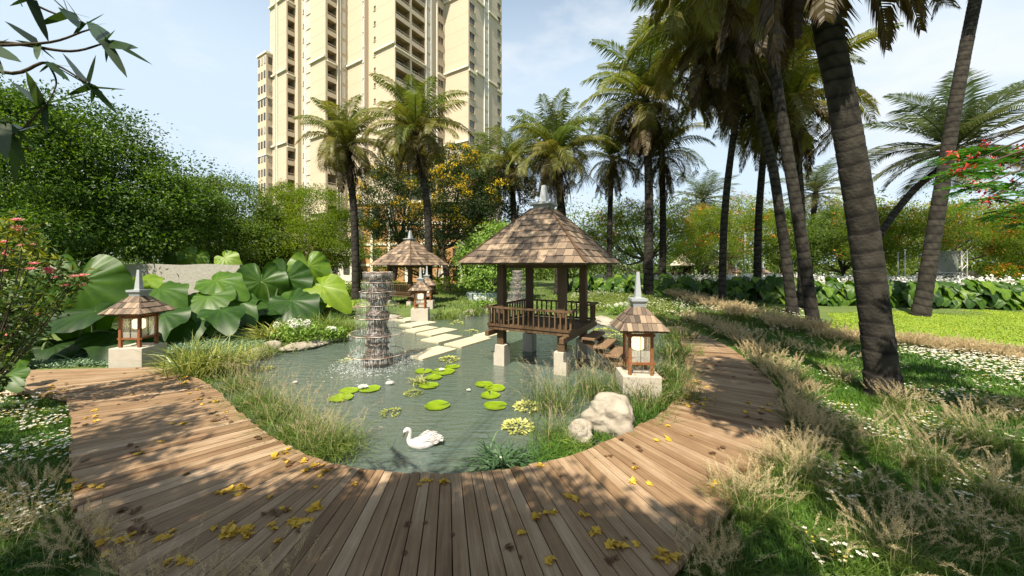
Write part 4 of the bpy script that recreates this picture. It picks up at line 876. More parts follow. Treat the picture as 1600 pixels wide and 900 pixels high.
taro('giant taro with a bright narrow leaf rising beside the left lantern', gpt(215, 14.6), [tl(196, 452, 14.3, 60, -10, 10, .74, 60), tl(214, 437, 15.2, 60, 65, 74, .70), tl(250, 452, 14.8, 66, 60, 66, .40), tl(255, 490, 13.9, 70, 25, 50, .30), tl(172, 482, 14.6, 50, -30, 40, .6), tl(240, 520, 14.1, 64, 50, 60, .16)], GT)
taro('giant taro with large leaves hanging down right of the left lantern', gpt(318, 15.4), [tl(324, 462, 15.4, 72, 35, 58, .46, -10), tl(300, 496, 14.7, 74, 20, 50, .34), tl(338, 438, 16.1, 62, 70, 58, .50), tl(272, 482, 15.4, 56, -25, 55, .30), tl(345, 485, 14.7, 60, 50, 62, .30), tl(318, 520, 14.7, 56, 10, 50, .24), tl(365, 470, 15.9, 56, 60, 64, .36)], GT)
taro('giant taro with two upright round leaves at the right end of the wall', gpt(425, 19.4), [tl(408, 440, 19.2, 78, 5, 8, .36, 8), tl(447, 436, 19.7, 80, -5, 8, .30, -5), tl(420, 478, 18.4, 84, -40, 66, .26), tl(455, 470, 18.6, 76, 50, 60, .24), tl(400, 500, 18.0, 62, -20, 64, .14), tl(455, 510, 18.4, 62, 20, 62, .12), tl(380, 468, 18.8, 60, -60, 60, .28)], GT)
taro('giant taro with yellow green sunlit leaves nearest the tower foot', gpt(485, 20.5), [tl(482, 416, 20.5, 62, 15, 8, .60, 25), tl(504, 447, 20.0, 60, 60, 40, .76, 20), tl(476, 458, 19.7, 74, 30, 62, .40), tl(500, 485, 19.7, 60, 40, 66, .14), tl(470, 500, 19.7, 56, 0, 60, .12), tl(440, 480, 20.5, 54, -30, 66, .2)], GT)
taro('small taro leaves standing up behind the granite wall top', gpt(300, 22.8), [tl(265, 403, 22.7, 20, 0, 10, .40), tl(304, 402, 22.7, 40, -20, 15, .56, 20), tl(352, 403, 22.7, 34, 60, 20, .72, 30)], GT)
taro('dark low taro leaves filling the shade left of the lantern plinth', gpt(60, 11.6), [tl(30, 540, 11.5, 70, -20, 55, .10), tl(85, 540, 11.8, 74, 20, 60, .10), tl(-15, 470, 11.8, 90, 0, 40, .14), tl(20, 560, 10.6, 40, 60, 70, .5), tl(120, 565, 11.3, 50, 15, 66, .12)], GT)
tp = taro('single low taro leaf poking in at the left edge beside the boardwalk branch', gpt(10, 8.6), [tl(8, 556, 8.6, 30, 70, 75, .70), tl(14, 585, 8.2, 40, 60, 60, .5), tl(-40, 600, 8.4, 60, 60, 60, .3)])
# hedge of elephant ears edging the lawn on the right
def ear_proto(seed, label):
    r = np.random.default_rng(seed); L_ = []
    for k in range(10):
        a = r.uniform(0, 6.28) if k > 3 else -1.57+r.normal(0, .5); h = r.uniform(.55, 1.75); q = r.uniform(.2, .65); d = np.array([math.cos(a), math.sin(a), 0])
        L_.append((d*q+np.array([0, 0, h]), r.uniform(.75, 1.15), d*.8+np.array([0, 0, -.75]), d*.65+np.array([0, -.35, .7]), float(np.clip(r.normal(.38, .16), .1, .8))))
    return taro(label, (0, 0, 0), L_, 'elephant ear plants edging the lawn', 'elephant_ear')
prot = [ear_proto(s, '') for s in (3, 4, 5, 6)]; k_ = 0
EL = 'elephant ear plant in the hedge along the far side of the lawn'
for row in range(2):
    for px in list(np.arange(895, 1640, 22)):
        base_Y = np.interp(px, [890, 1100, 1250, 1420, 1640], [37, 31, 27, 25, 24])+row*1.6; px2 = px+rng.normal(0, 6)+row*10
        o = prot[k_] if k_ < 4 else copy_tree(prot[k_ % 4]); b = gpt(px2, base_Y+rng.normal(0, .3)); o.location = b; o.rotation_euler.z = rng.normal(0, .5); sc = rng.uniform(.85, 1.15); o.scale = (sc, sc, sc*np.interp(px, [890, 1200, 1640], [.9, .95, .92])); o['label'] = EL; k_ += 1

# ------------------------------------------------------------------ left flowering bush, overhanging tree, shade trees behind the viewer
def pink_bush():
    g = thing('flowering_bush', 'bush with pink star flowers at the left edge above the taro', 'bush', tuple(gpt(-60, 7.4))); b0 = gpt(-60, 7.4)
    m = MB(); f = MB(); s = MB(); y = MB()
    tips = [(5, 385), (40, 358), (22, 400), (60, 372), (45, 385), (75, 395), (100, 405), (85, 430), (118, 432), (60, 425), (30, 445), (0, 425), (112, 448), (75, 460), (38, 470), (8, 490), (55, 500), (0, 530), (30, 515), (-30, 380), (-40, 440), (15, 350), (-20, 470), (-30, 540), (20, 480), (45, 490), (-10, 500), (15, 520), (35, 540), (-20, 560), (5, 560), (60, 520), (70, 480), (-50, 500), (95, 470), (10, 455), (50, 450), (-40, 600), (0, 590)]
    for i, (px, py) in enumerate(tips):
        Y = 7.2+rng.normal(0, .35); p = P(px, py, Y)-b0; md = p*np.array([.6, .6, .55])+rng.normal(size=3)*.05
        s.tube(catmull([(0, 0, -.1), md, p], 4), np.linspace(.02, .006, 9), 5, .4)
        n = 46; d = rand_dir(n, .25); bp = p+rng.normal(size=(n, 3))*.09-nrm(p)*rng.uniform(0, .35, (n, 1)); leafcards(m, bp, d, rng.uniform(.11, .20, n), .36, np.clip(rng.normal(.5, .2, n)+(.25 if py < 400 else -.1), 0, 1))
        if i in (0, 1, 2, 4, 7, 8, 9, 12, 15, 16, 17, 11, 19):
            for q in range(4 if i < 8 else 2):
                c = p+rng.normal(size=3)*.07+np.array([0, -.05, .05])
                for ring, (np_, sz, up) in enumerate(((7, .10, .35), (6, .075, 1.1))):
                    a = np.arange(np_)*2*math.pi/np_+ring; D = np.stack([np.cos(a), np.sin(a)*.8-.25, np.full(np_, up)], 1); leafcards(f, np.tile(c, (np_, 1)), D, sz, .5, np.clip(rng.normal(.5, .2, np_)+.25*ring, 0, 1), .1)
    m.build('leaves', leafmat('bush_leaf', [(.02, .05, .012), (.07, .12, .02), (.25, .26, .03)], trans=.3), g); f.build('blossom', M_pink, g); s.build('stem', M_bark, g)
pink_bush()
def overhang():
    b = np.array([-4.6, -1.4, .1]); g = thing('overhanging_tree', 'dark leaved tree whose near branches hang into the upper left corner', 'tree', tuple(b))
    w_ = MB(); m = MB()
    w_.tube(catmull([b*0-np.array([0, 0, .3]), (.15, .1, 2.4), (0, .3, 4.6), (.3, .2, 6.6)], 6), np.linspace(.22, .12, 19), 10, .4)
    Yn = 2.7
    def br(pts, r=.012): 
        q = np.array([P(x, y, yy)-b for x, y, yy in pts]); w_.tube(catmull(q, 6), np.linspace(r, r*.35, (len(q)-1)*6+1), 6, .3); return q
    runs = [[(-420, -40, 2.2), (-120, 60, 2.5), (60, 68, 2.7), (140, 46, 2.75)], [(-120, 60, 2.5), (20, 68, 2.7), (110, 80, 2.8), (168, 66, 2.9)], [(-200, 20, 2.4), (0, 112, 2.6), (75, 98, 2.7), (140, 132, 2.8)], [(-420, -220, 2.4), (-60, -60, 2.6), (60, 10, 2.8), (130, 36, 2.9)],
            [(-300, 120, 2.2), (-60, 190, 2.5), (20, 210, 2.6), (70, 165, 2.6)], [(-60, -60, 2.6), (20, -10, 2.7), (35, 10, 2.7)], [(75, 98, 2.7), (88, 130, 2.7), (72, 165, 2.65)]]
    for q in runs: br(q, .016 if q[0][0] < -100 else .008)
    # whorls of long leaves: centre and drawn tip points
    W_ = [((168, 62, 2.9), [(205, 122), (236, 102), (150, 40), (185, 45), (165, 100), (215, 70), (137, 36)]), ((140, 132, 2.8), [(198, 137), (186, 182), (153, 90), (100, 84), (96, 150), (135, 160), (80, 98)]), ((70, 165, 2.65), [(20, 130), (26, 176), (95, 162), (140, 150), (45, 110), (75, 215), (110, 175)]),
          ((60, 68, 2.7), [(5, 34), (65, 85), (92, 95), (20, 60), (60, 92)]), ((110, 20, 2.8), [(70, -15), (145, 30), (95, -20), (130, 50), (60, 40)]), ((45, -5, 2.7), [(10, 10), (75, 65), (95, -10), (48, 12)]), ((10, 190, 2.5), [(-30, 160), (60, 230), (15, 250), (-20, 230), (40, 200)]), ((-20, 75, 2.5), [(40, 105), (10, 120), (-50, 120), (15, 60)]),
          ((20, 210, 2.6), [(60, 200), (20, 290), (5, 180), (45, 260)]), ((75, 98, 2.7), [(40, 60), (110, 130), (60, 110), (120, 105)]), ((130, 36, 2.9), [(100, -5), (160, 20), (165, 35), (110, 60)])]
    for c, tips in W_:
        c3 = P(*c)-b
        for (x, y) in tips:
            t3 = P(x, y, c[2]+rng.normal(0, .12))-b; d = t3-c3; L = np.linalg.norm(d)
            blades(m, (c3+rng.normal(size=3)*.01)[None], d[None], L, L*.19*rng.uniform(.8, 1.25), -.02, float(np.clip(rng.normal(.45, .2), 0, 1)), segs=4, face=(np.array([[-d[2], .35, d[0]]])/L))
    # unseen crown shading the boardwalk; some leaf clouds added to dapple the gazebo roof
    def cloud(c, r, n, sz=.26, k=26):
        c = np.array(c, float)-b; cc = c+np.clip(rng.normal(size=(k, 3)), -1.7, 1.7)*np.array(r)*.5; p = (cc[:, None]+np.clip(rng.normal(size=(k, n//k, 3)), -1.6, 1.6)*.30).reshape(-1, 3); leafcards(m, p, rand_dir(len(p), -.3), sz*rng.uniform(.7, 1.2, len(p)), .3, np.clip(rng.normal(.45, .2, len(p)), 0, 1))
        for q in cc[::(4 if c[2] < 9 else 9)]: w_.tube(catmull([(.3, .2, 6.4), (np.array([.3, .2, 6.4])+q)/2+np.array([0, 0, .3]), q], 4), np.linspace(.026, .008, 9)*(1 if c[2] < 9 else .45), 5, .4)
    for a in SHADE_A: cloud(*a)
    m.build('crown', M_leafF, g); w_.build('trunk', M_bark, g, smooth=True)
def sunup(x, y, h): t = (h-.25)/sv.z; return (x+sv.x*t, y+sv.y*t, h)
SHADE_A = [(sunup(-6.7, 6.1, 7.5), (1.0, 1.2, .8), 1500), (sunup(-7.6, 4.8, 7.5), (1.5, 1.3, .8), 3000), (sunup(1.0, 13.4, 14), (1.9, 1.2, .8), 760), (sunup(2.9, 14.8, 14.5), (1.8, 1.0, .8), 900), (sunup(-1.9, 4.1, 7.8), (1.9, 1.0, 1.0), 4600), (sunup(-4.2, 3.9, 7.5), (1.5, .8, .8), 2600), (sunup(.6, 3.9, 8.0), (1.1, 1.0, .7), 3000), (sunup(-2.4, 2.6, 8.2), (3.0, .8, .8), 5000), ((-1.5, -1.6, 5.6), (2.6, .7, .5), 3400), ((-3.6, -.9, 6.2), (2.0, .8, .6), 3000), (sunup(-9.8, 6.0, 8), (1.5, 1.4, .8), 900)]  # high pair added for roof dapple, low pair added to block sky light
overhang()
def shade_tree(label, base, clouds, seed):
    base = np.array(base, float); g = thing('shade_tree', label, 'tree', tuple(base)); m = MB(); w_ = MB()
    w_.tube(catmull([(0, 0, -.3), (.1, 0, 3), (.0, .1, 7)], 6), np.linspace(.28, .16, 13), 10, .4)
    for c, r, n in clouds:
        c = np.array(c)-base; k = 24; cc = c+np.clip(rng.normal(size=(k, 3)), -1.7, 1.7)*np.array(r)*.5; p = (cc[:, None]+np.clip(rng.normal(size=(k, n//k, 3)), -1.6, 1.6)*.32).reshape(-1, 3); leafcards(m, p, rand_dir(len(p), -.2), .28*rng.uniform(.7, 1.2, len(p)), .45, np.clip(rng.normal(.45, .2, len(p)), 0, 1))
        for q in cc[::3]: w_.tube(catmull([(0, .1, 6.8), (np.array([0, .1, 6.8])+q)/2+np.array([0, 0, .4]), q], 4), np.linspace(.07, .012, 9), 5, .4)
    m.build('crown', M_leafA, g); w_.build('trunk', M_bark, g, smooth=True)
shade_tree('tree behind the viewer shading the boardwalk and the daisies', (2.6, -3.4, .1), [(sunup(5.5, 7.9, 9), (1.2, 1.4, .7), 4200), (sunup(6.6, 10.2, 10), (1.2, 1.2, .7), 1800), (sunup(4.9, 4.3, 8.5), (1.1, .6, .7), 1300), (sunup(1.9, 3.4, 8.5), (1.3, .5, .6), 2400), (sunup(7.6, 5.6, 9), (1.0, .4, .6), 500), (sunup(6.0, 3.8, 8.5), (1.3, .4, .6), 700)], 1)
shade_tree('second tree behind the viewer shading the right hand meadow', (9.5, -1.5, .1), [(sunup(10.8, 8.0, 9.5), (1.3, .5, .6), 600), (sunup(9.4, 4.6, 9), (1.6, .4, .6), 700), (sunup(12.5, 6.4, 9), (1.4, .4, .6), 500)], 2)
# flame tree branch on the right
def red_branch():
    b = np.array([10.4, 5.4, .1]); g = thing('red_flame_tree', 'flame tree with scarlet flowers reaching in at the right edge', 'tree', tuple(b)); m = MB(); f = MB(); w_ = MB()
    w_.tube(catmull([(0, 0, -.3), (.1, .1, 2.5), (-.2, .4, 4.6), (-.6, .8, 6.2)], 6), np.linspace(.24, .1, 19), 10, .5)
    Y = 7.0
    ends = [(1490, 245), (1515, 255), (1530, 290), (1505, 268), (1560, 270), (1590, 240), (1545, 310), (1580, 330), (1600, 300), (1555, 250), (1530, 235), (1600, 350), (1640, 260), (1630, 320), (1575, 290), (1610, 235), (1560, 340), (1650, 220)]
    for i, (px, py) in enumerate(ends):
        yy = Y+rng.normal(0, .5); e = P(px, py, yy)-b; st = np.array([-.4, .6, 5.6])*(.7+.3*rng.random()); st[2] = max(e[2]+.5, 4.2)
        md = (e+st)/2+np.array([.1, 0, .15]); w_.tube(catmull([st*np.array([1, 1, .95]), md, e], 5), np.linspace(.035, .008, 11), 5, .5)
        for q in range(10):     # feathery compound leaves
            a = rng.uniform(0, 6.28); d0 = nrm(np.array([math.cos(a), math.sin(a), rng.uniform(-.35, .25)])); L = rng.uniform(.35, .6); s = np.linspace(.05, 1, 15)
            c = e+d0*L*s[:, None]-np.array([0, 0, .12])*(s**2)[:, None]
            for sd in (-1, 1):
                D = nrm(np.cross(d0, [0, 0, 1.]))*sd+d0*.45; leafcards(m, c, np.tile(D, (15, 1))+rng.normal(size=(15, 3))*.1, .15*np.sin(np.pi*(.15+.8*s)), .30, np.clip(rng.normal(.55, .15), 0, 1), .03, up=np.tile([0, 0, 1.], (15, 1)))
        if i in (0, 1, 3, 2, 4, 6, 7, 9, 10, 14, 5, 15):
            n = 34; leafcards(f, e+rng.normal(size=(n, 3))*.085, rand_dir(n, .3), rng.uniform(.05, .095, n), .55, rng.random(n))
    m.build('crown', leafmat('feather_leaf', [(.025, .10, .012), (.05, .17, .02), (.10, .25, .04)], trans=.35), g); f.build('blossom', M_red, g); w_.build('trunk', M_bark, g, smooth=True)
red_branch()

# ------------------------------------------------------------------ lawn, meadow, grasses
lawn_px = [(1275, 517), (1300, 500), (1290, 489), (1440, 486), (1700, 484), (1760, 500), (1720, 560), (1600, 545), (1500, 534), (1400, 524)]
lp = np.array([onground(*q)[:2] for q in lawn_px])
def drape(name, poly, m, dz=.006, n=70):
    lo, hi = poly.min(0), poly.max(0); xs = np.linspace(lo[0], hi[0], n); ys = np.linspace(lo[1], hi[1], n); X, Y = np.meshgrid(xs, ys); Z = gz(X, Y)+dz; ins = inpoly(X, Y, poly)[0]
    idx = np.arange(n*n).reshape(n, n); c = ins[:-1, :-1] & ins[1:, :-1] & ins[:-1, 1:] & ins[1:, 1:]; q = np.stack([idx[:-1, :-1][c], idx[:-1, 1:][c], idx[1:, 1:][c], idx[1:, :-1][c]], 1)
    mb = MB(); mb.add(np.stack([X, Y, Z], -1), q, .5); o = mb.build(name, m, smooth=True); return tag(o, kind='structure')
drape('lawn', lp, M_lawn)
def scatter(poly, n):
    lo, hi = poly.min(0), poly.max(0); out = []
    while sum(map(len, out)) < n:
        p = rng.uniform(lo, hi, (n*2, 2)); ins = inpoly(p[:, 0], p[:, 1], poly)[0]; out.append(p[ins])
    p = np.vstack(out)[:n]; return np.c_[p, gz(p[:, 0], p[:, 1])]
def pxpoly(q): return np.array([onground(*a)[:2] for a in q])
def away(p, md=.0):
    """drop points that fall on the boardwalk or in the water"""
    a, d = inpoly(p[:, 0], p[:, 1], deckpoly); b, e = inpoly(p[:, 0], p[:, 1], pond); return p[~a & ~b & (d > md)]
def turf(name, pts, h, wd, m, tmean=.5, kind='stuff', lean=.5, ts=.17):
    mb = MB(); n = len(pts); D = rand_dir(n, 1.6/lean*.5, .5); tt = np.clip(rng.normal(tmean, ts, n)+.25*np.sin(pts[:, 0]*1.1)*np.sin(pts[:, 1]*.9+1), 0, 1)
    blades(mb, pts-np.array([0, 0, .01]), D, h*rng.uniform(.5, 1.3, n), wd*rng.uniform(.7, 1.3, n), rng.uniform(.1, .6, n), tt, segs=2); return tag(mb.build(name, m), kind=kind)
turf('lawn_grass', scatter(lp, 26000), .085, .035, leafmat('lawn_blade', [(.08, .14, .010), (.18, .26, .014), (.30, .36, .03)], trans=.3), .5, ts=.28)
# near meadow on the right, falling off with distance
pa = away(scatter(pxpoly([(1010, 905), (1700, 905), (1720, 640), (1330, 600), (1180, 700)]), 62000)); turf('meadow_grass', pa, .17, .012, M_lush, .42)
pb = away(scatter(pxpoly([(1210, 640), (1700, 660), (1760, 560), (1500, 535), (1280, 520), (1160, 520), (1120, 505)]), 42000)); turf('meadow_grass', pb, .19, .022, M_lush, .45)
pc = away(scatter(pxpoly([(900, 458), (1060, 455), (1250, 486), (1270, 520), (1140, 530), (1040, 508), (940, 500), (880, 488)]), 30000)); turf('bank_grass', pc, .28, .04, M_grass, .55)
pd_ = away(scatter(pxpoly([(-60, 905), (120, 905), (112, 650), (95, 622), (-60, 612)]), 42000)); turf('meadow_grass', pd_, .10, .012, M_lush, .42)
pe = away(scatter(pxpoly([(500, 450), (560, 505), (640, 492), (700, 486), (760, 486), (860, 488), (900, 455), (700, 447)]), 16000)); turf('bank_grass', pe, .22, .05, M_grass, .6)
pf = away(scatter(np.array([(-18, -3), (14, -3), (14, 3.4), (-7.5, 3.4), (-7.5, 10.5), (-18, 10.5)], float), 46000)); turf('meadow_grass', pf, .12, .02, M_lush, .42)
# daisies
def daisies(name, pts, h, r, yellow=.22):
    mb = MB(); n = len(pts); c = pts+np.array([0, 0, 1.])*h*rng.uniform(.6, 1.3, (n, 1)); k = 6; a = np.arange(k)*2*np.pi/k
    D = np.stack([np.cos(a), np.sin(a), np.full(k, .45)], 1); isY = rng.random(n) < yellow
    P_ = np.repeat(c, k, 0); DD = np.tile(D, (n, 1))+rng.normal(size=(n*k, 3))*.15; sz = np.repeat(r*rng.uniform(.7, 1.25, n)*np.where(isY, .7, 1), k); tt = np.repeat(np.where(isY, .05, rng.uniform(.5, 1, n)), k)
    leafcards(mb, P_, DD, sz, .7, tt, .08, up=np.tile([0, 0, 1.], (n*k, 1)))
    leafcards(mb, c+np.array([0, 0, .006]), np.tile([1., 0, .2], (n, 1)), r*.5, 1., .05)
    return tag(mb.build(name, mat('daisy_petal', [(.55, .40, .04), (.66, .60, .34), (.70, .68, .60), (.78, .77, .72)], rough=.7, nz=.02, trans=.2)), kind='stuff')
def patchy(p, f=.55, th=.05, sx=0.): 
    v = np.array([mnoise.noise(Vector((q[0]*f+sx, q[1]*f, .3))) for q in p]); return p[v > th]
daisies('daisies', np.vstack([patchy(pa[:4200], 1.3, .14), patchy(pb[:4200], 1.0, .10, 5), patchy(pd_[:2000], 1.2, .02, 9)]), .15, .029, .30)
farD = away(scatter(pxpoly([(1400, 548), (1500, 556), (1660, 575), (1660, 625), (1560, 600), (1410, 560)]), 750)); daisies('daisies', farD, .22, .045, .1)
daisies('daisies', patchy(pc[:2600], .4, -.05, 3), .30, .06, .15)
# fountain grass with beige plumes
def plumes(mb, base, n, h, spread, m_len=.26, dens=26, fluff=.045):
    n = int(n); b = base+rng.normal(size=(n, 3))*np.array([spread*.35, spread*.35, 0]); D = rand_dir(n, 2.3, .55); L = h*rng.uniform(.7, 1.2, n); dr = rng.uniform(.05, .45, n)
    blades(mb, b, D, L, .0045, dr, .25, segs=3)
    Hh = nrm(D*np.array([1, 1, 0])); s = np.linspace(1-m_len/h, 1, dens)
    c = b[:, None]+D[:, None]*(L[:, None]*s)[:, :, None]+Hh[:, None]*(.75*dr[:, None]*L[:, None]*s*s)[:, :, None]-np.array([0, 0, 1.])*(dr[:, None]*L[:, None]*s*s*.8)[:, :, None]
    ax = np.repeat(D+Hh*dr[:, None]-np.array([0, 0, .5])*dr[:, None], dens, 0); env = np.tile(np.sin(np.pi*np.linspace(.12, .95, dens))**.6, n)
    for q in range(3): leafcards(mb, c.reshape(-1, 3)+rng.normal(size=(n*dens, 3))*.007, ax*1.0+rng.normal(size=(n*dens, 3))*.45, fluff*(.35+.6*env)*rng.uniform(.6, 1.3, n*dens), .13, np.clip(np.repeat(rng.normal(.55, .2, n), dens)+rng.normal(0, .12, n*dens), 0, 1), .02)
def grass_bits(mb, base, n, h, spread, wd=.010, tm=.4, dr=(.2, .9), up=1.5):
    b = base+rng.normal(size=(n, 3))*np.array([spread*.4, spread*.4, 0]); D = rand_dir(n, up, .6); D[:, 2] = np.abs(D[:, 2])+.25
    blades(mb, b, D, h*rng.uniform(.5, 1.15, n), wd, rng.uniform(*dr, n), np.clip(rng.normal(tm, .18, n), 0, 1), segs=3)
def fgrass(name, label, pts, h, sp, nb, npl, group=None, kind='stuff', fl=.045, cat='grass', wd=.010, tm=.42, bm=None, pl=.26):
    pts = [np.array(p, float) for p in pts]; a = MB(); c = MB()
    o0 = pts[0] if kind != 'stuff' else np.zeros(3)
    for p in pts:
        k = rng.uniform(.75, 1.2)
        if nb: grass_bits(a, p-o0, nb, h*.75*k, sp, wd, tm)
        if npl: plumes(c, p-o0, npl, h*k, sp, pl, fluff=fl)
    if kind == 'stuff':
        if nb: tag(a.build(name, bm or M_grass), kind='stuff')
        if npl: tag(c.build(name.replace('grass', 'plumes') if 'grass' in name else name, M_dry), kind='stuff')
    else:
        g = thing(name, label, cat, tuple(o0), group=group)
        if nb: a.build('blade', bm or M_grass, g)
        if npl: c.build('plume', M_dry, g)
        return g
def alongpx(px, n, jit, sp=0):
    q = catmull(np.array([onground(*a)[:2] for a in px]), 10); s = np.concatenate([[0], np.cumsum(np.linalg.norm(np.diff(q, axis=0), axis=1))]); t = np.sort(rng.uniform(0, s[-1], n)); p = np.stack([np.interp(t, s, q[:, 0]), np.interp(t, s, q[:, 1])], 1)+rng.normal(size=(n, 2))*jit
    p = np.c_[p, gz(p[:, 0], p[:, 1])]; return away(p, .06)
# along the outer edge of the boardwalk on the right
fgrass('fountain_grass', None, alongpx([(1075, 500), (1130, 522), (1185, 556), (1222, 600), (1245, 650)], 90, .22), .62, .24, 110, 12)
fgrass('fountain_grass', None, alongpx([(1250, 650), (1245, 700), (1215, 760)], 26, .16), .60, .22, 150, 13, fl=.033)
# beige belt in front of the lawn
fgrass('beige_grass', None, alongpx([(1040, 462), (1110, 480), (1180, 500), (1260, 520), (1310, 528)], 120, .5), .75, .35, 60, 16, fl=.075)
fgrass('beige_grass', None, alongpx([(1290, 530), (1400, 540), (1520, 556), (1700, 580)], 130, .42), .55, .35, 60, 15, fl=.06)
fgrass('bank_tufts_grass', None, alongpx([(1050, 490), (1120, 510), (1200, 535), (1290, 560)], 50, .6), .5, .3, 40, 6, fl=.05)
# foreground clumps as things of their own
FG = [((1160, 800), .72, 'feathery fountain grass clump overlapping the sunlit boardwalk at lower right'), ((1255, 765), .70, 'green based fountain grass clump right of the boardwalk corner'), ((1405, 640), .62, 'fountain grass clump at the foot of the massive palm trunk'), ((1455, 740), .80, 'tall beige fountain grass clump in the right foreground meadow'),
      ((1530, 700), .78, 'fountain grass clump behind the tall beige clump at right'), ((1500, 850), .70, 'fountain grass clump near the lower right corner'), ((1390, 880), .62, 'fountain grass clump at the bottom edge among the daisies'), ((1290, 690), .60, 'fountain grass clump left of the massive palm base'),
      ((1110, 885), .55, 'thin fountain grass clump at the bottom edge of the boardwalk'), ((1320, 600), .6, 'fountain grass clump beside the massive palm on its left'), ((1570, 800), .7, 'fountain grass clump at the right edge foreground')]
for (px, py), h, lab in FG: fgrass('fountain_grass_clump', lab, [onground(px, py)], h, .45, 760, 64, 'fountain grass clumps in the foreground', 'thing', .030, 'grass clump', .007, .55, pl=.24)
fgrass('fountain_grass', None, away(scatter(pxpoly([(1080, 905), (1700, 905), (1700, 640), (1420, 640), (1210, 740)]), 34)), .5, .32, 190, 11, fl=.028)
# wisps close to the viewer at the bottom of the picture
near = [np.array([x, y, .1]) for x, y in zip(rng.uniform(-3.2, 2.2, 26), rng.uniform(1.9, 2.35, 26))]
fgrass('near_wisp_grass', None, near, .75, .22, 10, 8, fl=.03)
fgrass('near_wisp_grass', None, away(scatter(pxpoly([(-60, 905), (160, 905), (115, 800), (60, 740), (-60, 760)]), 18)), .42, .3, 70, 9, fl=.026)
fgrass('boardwalk_edge_grass', None, [G(*q, .1) for q in ((140, 880), (200, 905), (120, 860), (250, 925), (320, 945), (430, 960), (60, 800))], .6, .25, 30, 20, fl=.028)

# pond edge planting (each clump a thing)
def tuft(name, label, base, n, h, sp, wd, m, tm=.5, dr=(.3, 1.), up=1.2, group=None, npl=0, cat='grass clump', fl=.03):
    base = np.array(base, float); g = thing(name, label, cat, tuple(base), group=group); a = MB(); grass_bits(a, np.zeros(3), n, h, sp, wd, tm, dr, up); a.build('blade', m, g)
    if npl: c = MB(); plumes(c, np.zeros(3), npl, h*1.35, sp, .2, 12, fl); c.build('plume', M_dry, g)
    return g
tuft('strap_grass', 'large pale strap leaved tuft beside the left lantern at the pond edge', G(308, 588, .1), 420, 1.5, .7, .028, M_strap, .72, (.2, .8), 1.9)
tuft('strap_grass', 'second strap leaved tuft spilling toward the pale upright rock', G(356, 580, .1), 300, 1.15, .7, .024, M_strap, .68, (.2, .8), 1.9)
for i, (px, py, n, h, lab) in enumerate(((365, 612, 130, .55, 'uppermost reedy tuft on the left pond edge'), (388, 640, 150, .60, 'reedy tuft on the left pond edge below the uppermost one'), (420, 662, 160, .62, 'reedy tuft in the middle of the left pond edge'), (455, 688, 190, .58, 'green reedy tuft above the leaf litter on the left pond edge'), (495, 706, 210, .52, 'dense green tuft where the left pond edge meets the front boardwalk'), (520, 712, 100, .42, 'small green tuft closest to the swan on the left pond edge'))):
    c = G(px+6, py-4, .05); tuft('reed_tuft', lab, c, n+260, h*1.35, .6, .011, M_grass, .62, (.3, 1.), 1.6, 'reedy tufts along the pond edge', 44, fl=.03)
# tall thin wisps in the left water
c = MB(); 
for px, py in ((400, 622), (430, 640), (460, 655), (380, 605), (440, 610), (500, 690), (520, 690)): plumes(c, G(px, py, -.05), 16, 1.0, .5, .22, 10, .02)
tag(c.build('water_reeds', M_dry), kind='stuff')
tuft('spider_plant', 'yellow green spiky plant left of the white hydrangea', G(418, 534, .15), 190, 1.15, .4, .055, M_strap, .75, (.2, .9), 1.3, cat='plant')
tuft('spider_plant', 'second spiky plant behind the white hydrangea', G(444, 529, .15), 150, 1.1, .4, .055, M_strap, .68, (.2, .9), 1.3, cat='plant')
tuft('bank_tuft', 'round grassy tuft on the left bank behind the white hydrangea', G(505, 521, .1), 700, 1.35, 1.2, .022, M_grass, .8, (.2, .8), 1.4)
tuft('bank_tuft', 'grassy tuft beside the fountain on the left bank', G(545, 523, .1), 500, 1.1, .9, .022, M_grass, .75, (.2, .8), 1.4)
tuft('bank_tuft', 'low grassy tuft hiding the low rock at the near left bank', G(398, 556, .1), 420, .8, .8, .016, M_strap, .6, (.2, .9), 1.6)
tuft('bank_tuft', 'grass fringe along the water in front of the flat rock', G(455, 546, .02), 300, .5, .9, .014, M_grass, .75, (.2, .8), 1.5)
tuft('bank_tuft', 'grassy tuft on the far bank left of the gazebo', G(700, 497, .1), 260, .8, 1.1, .03, M_grass, .72, (.2, .8), 1.4)
tuft('bank_tuft', 'grassy tuft on the far bank below the planter', G(742, 491, .1), 260, .8, 1.1, .03, M_grass, .6, (.2, .8), 1.4)
tuft('dark_strap_plant', 'dark arching strap plant rising from the near pond edge', G(785, 737, .0), 190, .78, .30, .034, leafmat('dark_strap', [(.02, .05, .02), (.05, .10, .04), (.12, .19, .09)], trans=.2, rough=.35), .5, (.6, 1.3), .9, cat='plant')
tuft('near_tuft', 'fresh green tuft in front of the small round rock', G(880, 708, .1), 420, .42, .55, .010, M_lush, .55, (.3, .9), 1.6)
tuft('near_tuft', 'fresh green tuft in front of the big pale boulder', G(950, 683, .1), 420, .36, .6, .010, M_lush, .6, (.3, .9), 1.6)
tuft('bright_strap_plant', 'bright arching strap plant against the small round rock', G(905, 700, .1), 60, .5, .25, .028, M_strap, .62, (.5, 1.2), 1.0, cat='plant')
tuft('near_tuft', 'green tuft between the bright strap plant and the dark strap plant', G(842, 722, .05), 260, .36, .5, .010, M_lush, .35, (.3, .9), 1.5)
tuft('reed_clump', 'tall dry reeds standing in front of the gazebo footings', G(862, 640, .0), 260, .95, .8, .012, M_grass, .5, (.1, .5), 2.2, npl=90)
tuft('reed_clump', 'dry reeds behind the big pale boulder', G(925, 620, .0), 240, .95, .8, .012, M_grass, .5, (.1, .7), 2., npl=80)
